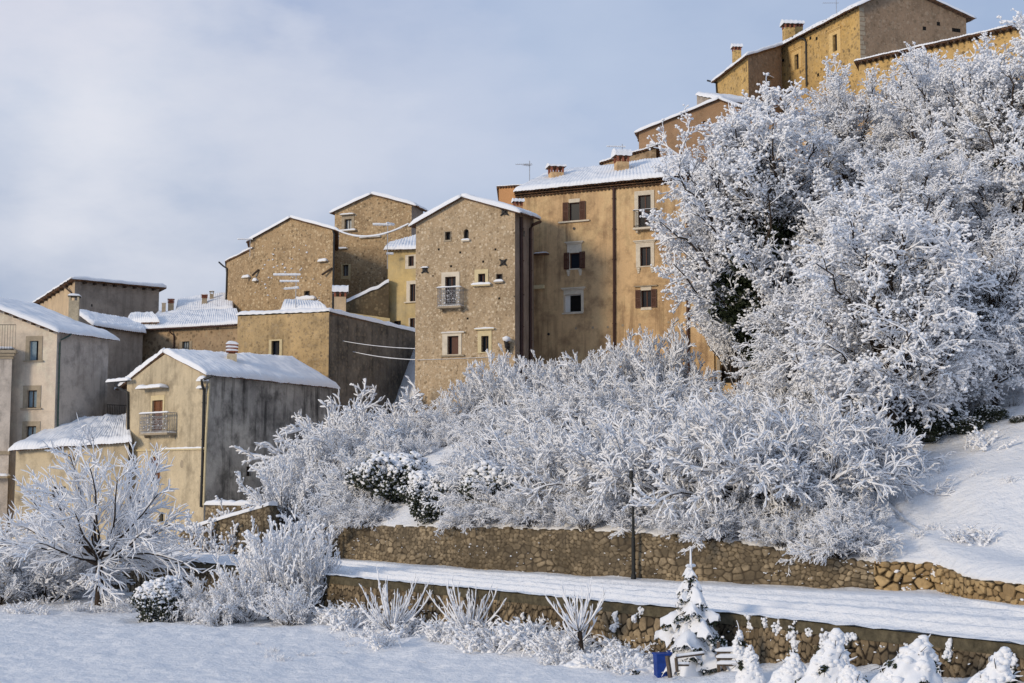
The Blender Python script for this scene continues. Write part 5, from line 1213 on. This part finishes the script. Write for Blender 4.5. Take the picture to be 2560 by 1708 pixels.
bush(2, 60, 76, 1290, 'tangled snowy shrub behind the fruit tree at the left edge', None, 1.2, 5, FG); bush(3, 130, 74, 1330, 'low snowy shrub under the left branches of the fruit tree', None, 1.4, 4, FG)
bush(1, 10, 72, 1400, 'low frosted shrub at the far left of the field edge', None, 1.3, 5, FG); bush(1, 455, 64, 1455, 'thin frosted shrub between the round bush and the thicket', None, .6, 5, FG)
# ---- pollarded saplings with upright water shoots
def pollard(seed, trunk, n, L, spread, side=5, r=.02, snow=.03):
    R = random.Random(seed); tp, _ = stem(R, (0, 0, -.3), (0, 0, 1), trunk + .3, 4, .05, 0); S = dict(seg=[7, 4], wob=[.05, .12], trop=[.13, .08], tip=[.4, .5], n=[0, side], ang=[0, .5], up=[0, .4], len=[L, .45], rad=[r, .009], st=[.3, 0], tap=.4); out = [[], []]
    for i in range(n):
        a = i * 2.39996; k = R.uniform(.3, 1) * spread; d = nrm((math.cos(a) * k, math.sin(a) * k, R.uniform(.25, 1.0))); grow(R, tp[-1] if R.random() < .7 else tp[-2], d, L * R.uniform(.5, 1.1), r, 0, S, out)
    return [('trunk', pm('trunk', [tubes([(tp, .11, .09)], 8)]), M['bark']), ('branches', pm('branches', [tubes(out[0], 5), tubes(out[1], 3)]), M['twig']), ('snow_cover', pm('snow_cover', [tubes(out[0], 5, .55, snow, .5, .3, seed, .5), tubes(out[1], 4, .4, snow * .8, .5, .35, seed, .6)]), M['snow_twig'])]
for sd, px, d, yt, tr, n, L, sp, lb in ((41, 985, 56.5, 1402, .3, 34, 2.6, 1.0, 'pollarded sapling with tall thin snowy shoots, left of three by the lower wall'), (42, 1175, 54, 1425, .35, 30, 2.3, 1.3, 'sprawling pollarded sapling with curved snowy shoots, middle of three by the lower wall'), (43, 1452, 48.2, 1440, 1.15, 24, 1.7, 1.3, 'pollarded sapling with bare brown trunk, right of three by the lower wall')):
    place(plant('pollarded_sapling', pollard(sd, tr, n, L, sp)), on_ground(px, d), lb, 'sapling', 1.0, sd, 'pollarded saplings below the road')
# ---- weeds half buried by snow along the wall foot
def weed(seed):
    R = random.Random(seed); S = dict(seg=[5, 3], wob=[.16, .2], trop=[-.10, -.05], tip=[.5, .6], n=[0, 4], ang=[0, .7], up=[0, .1], len=[.8, .28], rad=[.012, .007], st=[.3, 0], tap=.3); out = [[], []]
    for i in range(26):
        a = R.uniform(0, 6.28); p = (R.gauss(0, .3), R.gauss(0, .25), -.1); grow(R, p, nrm((math.cos(a) * .6, math.sin(a) * .6, 1)), R.uniform(.4, 1.15), .012, 0, S, out)
    C = along(out[0], .16, R, .03)
    return [('stalks', pm('stalks', [tubes(out[0], 3), tubes(out[1], 3)]), M['twig']), ('snow_cover', pm('snow_cover', [tubes(out[0], 4, .5, .026, .5, .4, seed, .5), tubes(out[1], 3, .5, .022, .5, .4, seed, .5), blobs(C, np.random.RandomState(seed).uniform(.03, .10, len(C)), seed, .7, .35)]), M['snow_twig'])]
WD = [plant('snowy_weed', weed(51)), plant('snowy_weed', weed(52)), plant('snowy_weed', weed(53))]
R = random.Random(9); WPOS = []
for i in range(64):
    px = R.uniform(830, 1640); dw = None
    x = ray(px, 1000)[0]; d = 40
    while d < yN(x * d): d += .5
    dd = d - .6 - abs(R.gauss(0, 2.2)); WPOS.append((px, dd, R.uniform(.6, 1.2)))
for i in range(34): WPOS.append((R.uniform(10, 640), R.uniform(66, 74), R.uniform(.35, .8)))
for i in range(22): WPOS.append((R.uniform(560, 1500), R.uniform(49, 57), R.uniform(.15, .4)))
for i, (px, d, s) in enumerate(WPOS):
    place(WD[i % 3], on_ground(px, d, .05), 'small snow-crusted weed clump among many on the field below the lower wall', 'weed', s, R.uniform(0, 6), 'snow-crusted weeds on the field edge', s)
SLW = [(2325, 57, .5), (2395, 55, .9), (2450, 54.5, 1.0), (2350, 62, .45), (2455, 64, 1.3), (2440, 60, .4), (2290, 56, .5), (2260, 53.5, .6), (2200, 55, .7), (2150, 55.5, .9), (2080, 56.5, 1.0), (2520, 58, .4)]
for i, (px, d, s) in enumerate(SLW):
    place(WD[(i + 1) % 3], on_ground(px, d, .08), 'dry weed tuft poking through the open snow slope above the boulder walls', 'weed', s, i * 1.3, 'weed tufts on the open slope', s * .9)
# ---- little conifer with drooping pads of snow
def conifer():
    R = random.Random(61); H = 3.75; lf = []; tw = []; pads = []; V = []
    rows = []; sm = MB()
    for lv in range(10):
        f = lv / 10; z = .55 + (H - 1.15) * f; Rr = 1.18 * (1 - f) ** .85 + .10; n = max(4, int(8 * (1 - f * .5)))
        for i in range(n):
            a = i * 2 * PI / n + lv * .7 + R.uniform(-.2, .2); L = Rr * R.uniform(.62, 1.18); z = .55 + (H - 1.15) * f + R.uniform(-.14, .14); c, s = math.cos(a), math.sin(a); pts = []
            for q in range(6):
                t = q / 5; pts.append((c * L * t, s * L * t, z + .16 * t * L - (.5 + .3 * math.sin(i * 2.7 + lv)) * L * t * t))
            tw.append((pts, .022, .008))
            for q in range(int(150 * L)):
                t = R.uniform(.1, 1.02); w = .30 * L * math.sin(min(1, t) * PI * .8) + .05; f2 = min(4, int(t * 5)); u = t * 5 - f2; p = [pts[f2][k] + (pts[f2 + 1][k] - pts[f2][k]) * min(1, u) for k in range(3)]
                o = R.uniform(-1, 1) * w * 1.15; lf.append((p[0] - s * o, p[1] + c * o, p[2] - abs(o) * .5 - R.uniform(.02, .16)))
            # snow pad: a drooping tongue with fingered rim
            if R.random() < .92:
                m, k = 9, 13; P3 = []
                ph = R.uniform(0, 6)
                for q in range(m):
                    t = .12 + .95 * q / (m - 1); f2 = min(4, int(t * 5)); u = t * 5 - f2; p = [pts[f2][j] + (pts[f2 + 1][j] - pts[f2][j]) * u for j in range(3)]
                    w = (.34 * L * math.sin(min(1, .15 + t * .85) * PI * .93) + .06) * (1 + .22 * math.sin(t * 14 + ph)); w *= 1 + .2 * math.cos(q * PI); row = []
                    for e in range(k):
                        y = -1 + 2 * e / (k - 1); th = .17 * (1 - .7 * y * y) * (.6 + .6 * math.sin(min(1, t) * PI)) * min(1, L + .35)
                        row.append((p[0] - s * y * w, p[1] + c * y * w, p[2] + th + .02 - abs(y) ** 1.6 * w * .8 - (.05 * L * (e % 2) * abs(y)) + .02 * R.uniform(-1, 1)))
                    P3.append(row)
                und = [[(x, y, zz - .07 * (1 - abs(-1 + 2 * e / (k - 1))) - .015) for e, (x, y, zz) in enumerate(row)] for row in P3]
                sm.grid(P3); sm.grid(und)
                for A_, B_ in ((P3[0], und[0]), (P3[-1], und[-1])):
                    for e in range(k - 1): sm.poly([A_[e], A_[e + 1], B_[e + 1], B_[e]])
                for e in (0, k - 1):
                    for q in range(m - 1): sm.poly([P3[q][e], P3[q + 1][e], und[q + 1][e], und[q][e]])
    tp = [(0, 0, -.3), (0, 0, 1), (.02, 0, 2.4), (0, .01, H - .25), (0, 0, H)]
    sm.tube([(0, 0, H - .75), (0, 0, H - .3), (0, 0, H + .02)], [.05, .035, .025], 6)
    for a in (0.3, 3.4): sm.tube([(0, 0, H - .55), (math.cos(a) * .12, math.sin(a) * .12, H - .53), (math.cos(a) * .20, math.sin(a) * .20, H - .54)], [.05, .055, .03], 6)
    me = bpy.data.meshes.new('snow_pads'); me.from_pydata(sm.v, [], sm.f); me.polygons.foreach_set('use_smooth', np.full(len(me.polygons), True, bool)); me.update()
    C = [(p[0] , p[1], p[2] + .05) for p in lf[::9]]
    return [('trunk', pm('trunk', [tubes([(tp, .075, .012)], 8), tubes(tw, 4)]), M['bark']), ('needles', pm('needles', [leaves(lf, .022, 5, 3.2)]), M['needle']), ('snow_pads', me, M['snow']), ('snow_crumbs', pm('snow_crumbs', [blobs(C, np.random.RandomState(3).uniform(.02, .055, len(C)), 3, .7, .3)]), M['snow_twig'])]
cg = on_ground(1722, 45.0, .1); place(plant('small_conifer', conifer()), cg, 'small conifer draped with heavy snow pads in front of the lower wall', 'conifer', (at(1722, 1370, 45).z - cg.z) / 3.75, .4)
# ---- blue bin, wooden rails, climbing plants and snow heaps by the wall
def put(name, label, cat, px, d, group=None, sink=0.0): return thing(name, tuple(on_ground(px, d, sink)), label, cat, group)
t = put('plastic_bin', 'blue plastic bin half hidden under the little conifer', 'bin', 1647, 44.5); b = Vector(t.location)
for q, (dx, w_) in enumerate(((0, .5), )): m = MB(); m.box((b.x, b.y, b.z - .1), w_ * .72, .36, .72, .2, 1.15); m.build('body', M['bin'], t)
m = MB(); m.box((b.x, b.y, b.z + .625), .47, .46, .05, .2); m.build('lid', M['bin'], t)
t = put('plastic_crate', 'blue plastic trough behind the conifer and the rails', 'trough', 1705, 44.8); b = Vector(t.location)
m = MB(); m.box((b.x, b.y, b.z), .9, .5, .58, .05, 1.08); m.build('body', M['bin'], t); m = MB(); m.box((b.x, b.y, b.z + .585), 1.02, .6, .05, .05); m.build('rim', M['bin'], t)
t = put('wooden_rails', 'snowy weathered plank rails with posts beneath the conifer', 'fence', 1725, 43.3); b = Vector(t.location)
def plank(t, a, c, w_, th, nm, snow=True):
    a, c = Vector(a), Vector(c); m = MB(); m.tube([a, c], w_, 4); o = m.build(nm, M['plank'], t)
    if snow:
        g = MB(); n = 10; g.tube([a.lerp(c, i / n) + Vector((0, 0, w_ * .9)) for i in range(n + 1)], [w_ * (1.1 + .3 * nz(i * .8, a.x)) for i in range(n + 1)], 6); g.build('snow_cap', M['snow'], o, smooth=True)
P_ = lambda px, py, d: at(px, py, d)
plank(t, P_(1690, 1643, 43.4), P_(1760, 1634, 43.6), .045, 0, 'rail'); plank(t, P_(1692, 1662, 43.3), P_(1722, 1662, 43.4), .045, 0, 'rail')
plank(t, P_(1668, 1640, 43.3), P_(1676, 1695, 43.2), .07, 0, 'post', False); plank(t, P_(1690, 1645, 43.3), P_(1693, 1680, 43.2), .05, 0, 'post', False); plank(t, P_(1790, 1638, 43.6), P_(1815, 1675, 43.3), .055, 0, 'post', False)
t = put('wooden_pallet', 'wooden pallet stacked by the wall right of the conifer, layered with snow', 'pallet', 1822, 43.2); b = Vector(t.location)
for i, (z, y) in enumerate(((.16, .25), (.34, .32), (.52, .4))):
    m = MB(); m.box((b.x, b.y + y, b.z + z), .82, .12, .07, .05); o = m.build('slat', M['plank'], t); ww = Wall((b.x - .43, b.y + y - .02), (b.x + .43, b.y + y + .02)); snow_strip(ww, 0, .86, b.z + z + .07, -.16, .12, .12, o)
m = MB()
for x in (-.36, .36): m.box((b.x + x, b.y + .42, b.z - .2), .09, .09, 1.05)
m.build('post', M['plank'], t)
def heap(label, px, d, ytop, wpx, seed, lean=0.0, holes=0):
    """a shrub buried by snow: lumpy cone with dark twigs showing through"""
    g = on_ground(px, d, .1); H = at(px, ytop, d).z - g.z; Wd = wpx / F * d / 2; R = random.Random(seed)
    t = thing('snow_heap', tuple(g), label, 'snow heap', 'shrubs buried under snow heaps by the lower wall'); n, mm = 44, 26; V = []
    for j in range(mm + 1):
        f = j / mm; rr = Wd * (1 - f) ** .72 * (1 + .12 * (1 - f)) * (1 if j < mm else .0)
        for i in range(n):
            a = 2 * PI * i / n; k = 1 + .22 * nz(math.cos(a) * 1.6 + seed, math.sin(a) * 1.6, f * 4) + .15 * nz(math.cos(a) * 4 + seed, math.sin(a) * 4, f * 9) + .07 * nz(math.cos(a) * 9, math.sin(a) * 9 + seed, f * 18)
            V.append((math.cos(a) * rr * k + lean * f ** 1.5 * Wd, math.sin(a) * rr * k * .8, H * f + .05 * H * nz(a * 2, f * 6, seed)))
    I = np.arange((mm + 1) * n).reshape(mm + 1, n); J = np.roll(I, -1, 1); Q = np.stack([I[:-1], J[:-1], J[1:], I[1:]], -1).reshape(-1, 4)
    def hull(a, f, k=1.0):
        rr = Wd * (1 - f) ** .72 * k * (1 + .12 * (1 - f)) * (1 + .22 * nz(math.cos(a) * 1.6 + seed, math.sin(a) * 1.6, f * 4) + .15 * nz(math.cos(a) * 4 + seed, math.sin(a) * 4, f * 9)); return (math.cos(a) * rr + lean * f ** 1.5 * Wd, math.sin(a) * rr * .8, H * f)
    C, cr, lf, ls = [], [], [], []
    for q in range(170):
        a = R.uniform(2.9, 6.5); f = R.random() ** .8; p = hull(a, f, .97)
        if nz(p[0] * 2.2, p[2] * 2.6, seed) > .33 and f < .75:      # a dark hollow
            for j in range(26): lf.append((p[0] + R.gauss(0, .05), p[1] + R.gauss(-.03, .03), p[2] + R.gauss(-.02, .04)))
            ls.append((stem(R, p, nrm((math.cos(a), math.sin(a), R.uniform(-.5, .8))), R.uniform(.12, .38), 3, .35, -.12)[0], .012, .006))
        elif R.random() < .5: C.append(hull(a, f, .88)); cr.append(R.uniform(.07, .13) * min(1.3, Wd + .3))
    for q in range(4):
        a = R.uniform(3.3, 6.1); p = hull(a, R.uniform(.5, .97), .9); ls.append((stem(R, p, nrm((math.cos(a) * .4 + .2, -.3, 1)), R.uniform(.15, .4), 3, .25, -.1)[0], .014, .007))
    parts = [('snow_cover', pm('snow_cover', [(np.array(V), Q), blobs(C, cr, seed, .8, .35), tubes(ls[::2], 4, .6, .02, .6, .4, seed, .5)]), M['snow']), ('branches', pm('branches', [tubes(ls, 4)]), M['twig'])]
    if lf: parts.append(('foliage', pm('foliage', [leaves(lf, .03, seed, 1.8)]), M['evergreen']))
    for nm, me, mt in parts:
        o = bpy.data.objects.new(nm, me); COL.objects.link(o); o.parent = t; me.materials.append(mt)
heap('leafy snow heap with dark hollow, leaning on the wall right of the pallet', 2045, 38.6, 1578, 150, 1, .5)
heap('largest pointed snow heap against the lower wall at the bottom edge', 2225, 36.2, 1596, 240, 2, .55)
heap('pointed snow heap at the bottom right corner', 2440, 34.6, 1625, 170, 3, .6)
heap('low snow heap midway between the pallet and the leafy heap', 1955, 39.6, 1640, 130, 4, .3); heap('small rounded snow heap next to the pallet', 1865, 42.0, 1615, 70, 5, .0); heap('small snow heap leaning on the wall behind the pallet', 1835, 43.6, 1575, 55, 6, .2)
heap('low broad snow heap along the bottom edge between the two larger heaps', 2110, 36.6, 1668, 150, 7, .0); heap('low snow heap left of the rightmost pollard', 1480, 47.2, 1640, 150, 8, 0); heap('low snow heap left of the blue bin', 1590, 45.6, 1640, 110, 9, 0)
def creeper(label, px, y0, y1, seed, n=26, w=.12):
    """snow-clotted climber hanging on the face of the lower wall"""
    d = 30.0; rx = ray(px, y0)[0]
    while d < yN(rx * d) - .16: d += .05
    R = random.Random(seed); a, b = at(px, y0, d), at(px, y1, d); t = thing('wall_creeper', tuple(b), label, 'creeper', 'snow-clotted creepers on the lower wall'); C, cr, lf = [], [], []
    hgt = a.z - b.z; x_ = 0.0
    for i in range(n):
        f = i / n; x_ += R.gauss(0, .035); dens = .5 + .5 * math.sin(f * 9 + seed); cx, cz = x_ + R.gauss(0, w * .35), hgt * (1 - f)
        for j in range(int(1 + 5 * dens)): C.append((cx + R.gauss(0, w * .4), -.02 - abs(R.gauss(0, .05)), cz + R.gauss(0, .045))); cr.append(R.uniform(.022, .062) * (.8 + .5 * dens))
        for j in range(7): lf.append((cx + R.gauss(0, w * .5), -.01 - abs(R.gauss(0, .03)), cz - .05 + R.gauss(0, .05)))
    ls = [([(c[0] + R.gauss(0, .03), .04, c[2]) for c in C[s::3][:6]], .010, .008) for s in range(3)]; ls = [l for l in ls if len(l[0]) > 2] + [([(0, .05, a.z - b.z), (.01, .04, (a.z - b.z) * .5), (0, .05, -.05)], .010, .008)]
    for nm, me, mt in (('stalks', pm('stalks', [tubes(ls, 4)]), M['twig']), ('snow_cover', pm('snow_cover', [blobs(C, cr, seed, 1.1, .35)]), M['snow']), ('foliage', pm('foliage', [leaves(lf, .022, seed, 1.8)]), M['evergreen'])):
        o = bpy.data.objects.new(nm, me); COL.objects.link(o); o.parent = t; me.materials.append(mt)
for i, (px, y0, y1, n, w_, lb) in enumerate(((1866, 1540, 1572, 12, .10, 'round snow tuft hanging just under the coping right of the conifer'), (1912, 1548, 1572, 9, .08, 'small snow tuft under the coping above the pallet'), (1942, 1550, 1585, 14, .12, 'snow tuft left of the tall creeper under the coping'),
    (1985, 1556, 1665, 40, .14, 'tall snow-clotted creeper climbing the whole wall above the leafy heap'), (2018, 1570, 1590, 8, .06, 'tiny snow tuft beside the tall creeper'), (2070, 1580, 1660, 30, .12, 'creeper of bead-like snow clumps right of the leafy heap'), (2135, 1588, 1640, 34, .12, 'pair of snowy strands left of the largest heap'),
    (2265, 1620, 1640, 5, .05, 'two small snow beads right of the largest heap'), (2372, 1605, 1650, 26, .10, 'thick drop-shaped snow clump on the wall left of the corner heap'), (2345, 1660, 1705, 14, .08, 'thin snowy strand below the drop-shaped clump'), (2515, 1640, 1665, 10, .07, 'pair of snow tufts near the right end of the wall'), (2542, 1638, 1690, 12, .05, 'thin snowy strand at the right end of the wall'),
    (1600, 1525, 1550, 10, .08, 'round snow tuft on the wall just left of the conifer'), (1545, 1535, 1580, 14, .10, 'snowy curl on the wall right of the rightmost pollard'), (1310, 1537, 1545, 4, .05, 'single snow bead on the stones between two pollards'))):
    creeper(lb, px, y0, y1, 70 + i, n, w_)
# snow-hung growth spilling over the upper wall
for i, (px, d, s) in enumerate(((1160, 65.6, 1.0), (1570, 61.5, 1.0), (1700, 59, .8), (1920, 56.2, .9), (1980, 55.6, 1.0), (2060, 54.6, 1.0), (2130, 54, 1.1), (860, 74, 1.2), (930, 72, 1.2))):
    place(WD[i % 3], on_ground(px, d, .2), 'frosted weed clump hanging over the edge of the upper stone wall', 'weed', s * 1.1, i * 2.1, 'frosted weeds along the upper wall edge', s)

# low frosted brambles crowding the edge of the upper wall
R = random.Random(19)
for i in range(46):
    px = R.uniform(835, 2150)
    if 930 < px < 1170: continue
    d = 45.0; rx = ray(px, 1000)[0]
    while d < yF(rx * d): d += .2
    d += .25 + abs(R.gauss(0, 1.6)); s = R.uniform(.22, .44)
    place(SPR[i % 3], on_ground(px, d, .1), 'low frosted bramble among many crowding the top of the upper stone wall', 'bramble', s * 1.15, R.uniform(0, 6.28), 'frosted brambles along the upper wall', s, name='frosted_bramble')

# dark, thinly frosted undergrowth added to darken the hollow beneath the big trees
UG = plant('bare_thicket', shrub(25, 4.0, 5.0, 26, SH_C, .08, .010, None, .3))
R = random.Random(23)
for i, (px, d, yt) in enumerate(((2150, 68, 985), (2215, 70, 960), (2290, 68.5, 985), (2340, 71, 950), (2400, 69, 975), (2465, 71, 960), (2530, 69, 985), (2180, 73, 940), (2310, 75, 920), (2440, 75, 930), (2085, 71, 960))):
    g = on_ground(px, d, .2); s = (at(px, yt, d).z - g.z) / 4.0
    place(UG, g, 'dark thinly frosted thicket added to darken the hollow beneath the big trees', 'thicket', s * 1.1, R.uniform(0, 6.28), 'dark thickets added beneath the big trees', s)

DK = plant('darkening_bush', leafy(35, 2.6, 3.4, 1700, .16))  # bushes added to darken the hollow, standing in for its shade
for i, (px, d, yt) in enumerate(((2165, 67.5, 1030), (2290, 67.2, 1035), (2350, 68, 1005), (2410, 66.8, 1040), (2475, 67.5, 1015), (2545, 66.5, 1040), (2110, 70, 1000), (2240, 70.5, 985))):
    g = on_ground(px, d, .2); s = (at(px, yt, d).z - g.z) / 2.6
    place(DK, g, 'dark evergreen undergrowth added to deepen the shade at the foot of the big trees', 'bush', s * 1.35, i * 1.7, 'dark evergreens added to darken the hollow', s)
place(UG, on_ground(1000, 96, .2), 'dark leafless thicket in the corner between the black flank and the stone tower', 'thicket', 1.15, .7, None, 1.25)
place(SPR[1], on_ground(965, 97, .2), 'snowy sprays below the cables in front of the black flank', 'shrub', .85, 2.7, SG, .8)
# ------------------------------------------------------------------ camera, light, sky
cam = bpy.data.cameras.new('camera'); co = bpy.data.objects.new('camera', cam); COL.objects.link(co)
cam.lens = 50; cam.sensor_width = 36; cam.clip_end = 4000; cam.clip_start = .5
co.location = (0, 0, CZ); co.rotation_euler = (PI / 2 + PITCH, 0, 0); SC.camera = co
SAZ, SEL = math.radians(-131), math.radians(16)       # azimuth from +Y (negative = to the left), elevation
tosun = Vector((math.sin(SAZ) * math.cos(SEL), math.cos(SAZ) * math.cos(SEL), math.sin(SEL)))
sl = bpy.data.lights.new('sun', 'SUN'); sl.energy = 2.05; sl.angle = math.radians(13); sl.color = (1, .84, .63)
so = bpy.data.objects.new('sun', sl); COL.objects.link(so); so.rotation_euler = (-tosun).to_track_quat('-Z', 'Y').to_euler(); so.location = (-60, -40, 60)
W = bpy.data.worlds.new('World'); SC.world = W; W.use_nodes = True; nt = W.node_tree
bg = nt.nodes['Background']; bg.inputs['Strength'].default_value = .09
sky = nt.nodes.new('ShaderNodeTexSky'); sky.sky_type = 'NISHITA'; sky.sun_disc = False
sky.sun_elevation = SEL; sky.sun_rotation = SAZ; sky.dust_density = 1.5
tc = nt.nodes.new('ShaderNodeTexCoord')
def wmap(scale, loc=(0, 0, 0)):
    mp = nt.nodes.new('ShaderNodeMapping'); mp.inputs['Scale'].default_value = scale; mp.inputs['Location'].default_value = loc
    nt.links.new(tc.outputs['Generated'], mp.inputs['Vector']); return mp.outputs['Vector']
n1 = nnoise(nt, wmap((1.6, 1.6, 3.4), (.35, .1, .35)), 2.4, 5, .5); n2 = nnoise(nt, wmap((2.2, 2.2, 4.6), (2.1, .4, 1.3)), 2.6, 6, .55)
def lobe(d, size):      # soft billow of cloud around a direction
    v = nt.nodes.new('ShaderNodeVectorMath'); v.operation = 'DISTANCE'; v.inputs[1].default_value = Vector(d).normalized(); nt.links.new(tc.outputs['Generated'], v.inputs[0])
    q = ramp(nt, mth(nt, 'ADD', v.outputs['Value'], mth(nt, 'MULTIPLY', mth(nt, 'SUBTRACT', n2, .5), size * 1.6)), size, 0.0); return mth(nt, 'POWER', mth(nt, 'MAXIMUM', q, 0.0), .8)
sz_ = nt.nodes.new('ShaderNodeSeparateXYZ'); nt.links.new(tc.outputs['Generated'], sz_.inputs[0])
low = mth(nt, 'MULTIPLY', ramp(nt, sz_.outputs['Z'], .25, .13), ramp(nt, sz_.outputs['X'], .12, -.25))       # bluer, darker air low over the valley to the left
veil = mixc(nt, ramp(nt, n1, .36, .64), (3.7, 4.85, 7.1), (4.8, 5.85, 7.8))
veil = mixc(nt, low, veil, (2.8, 3.8, 5.8))
veil = mixc(nt, mth(nt, 'MULTIPLY', lobe((-.135, .95, .305), .16), .75), veil, (3.9, 4.8, 7.2))
veil = mixc(nt, lobe((-.285, .93, .250), .19), veil, (8.9, 9.0, 9.7))
veil = mixc(nt, mth(nt, 'MULTIPLY', lobe((-.12, .96, .225), .16), .7), veil, (7.4, 7.7, 8.7))
veil = mixc(nt, mth(nt, 'MULTIPLY', lobe((-.36, .90, .37), .17), .8), veil, (7.8, 7.8, 8.9))
veil = mixc(nt, mth(nt, 'MULTIPLY', lobe((.06, .95, .33), .26), .5), veil, (6.8, 7.5, 9.1))
skyc = mixc(nt, .93, sky.outputs['Color'], veil)
nt.links.new(skyc, bg.inputs['Color'])
SC.view_settings.view_transform = 'Standard'; SC.view_settings.look = 'None'; SC.view_settings.exposure = .06; SC.view_settings.gamma = 1
SC.cycles.max_bounces = 8; SC.cycles.diffuse_bounces = 6; SC.cycles.glossy_bounces = 2; SC.cycles.use_denoising = True
SC.render.film_transparent = False
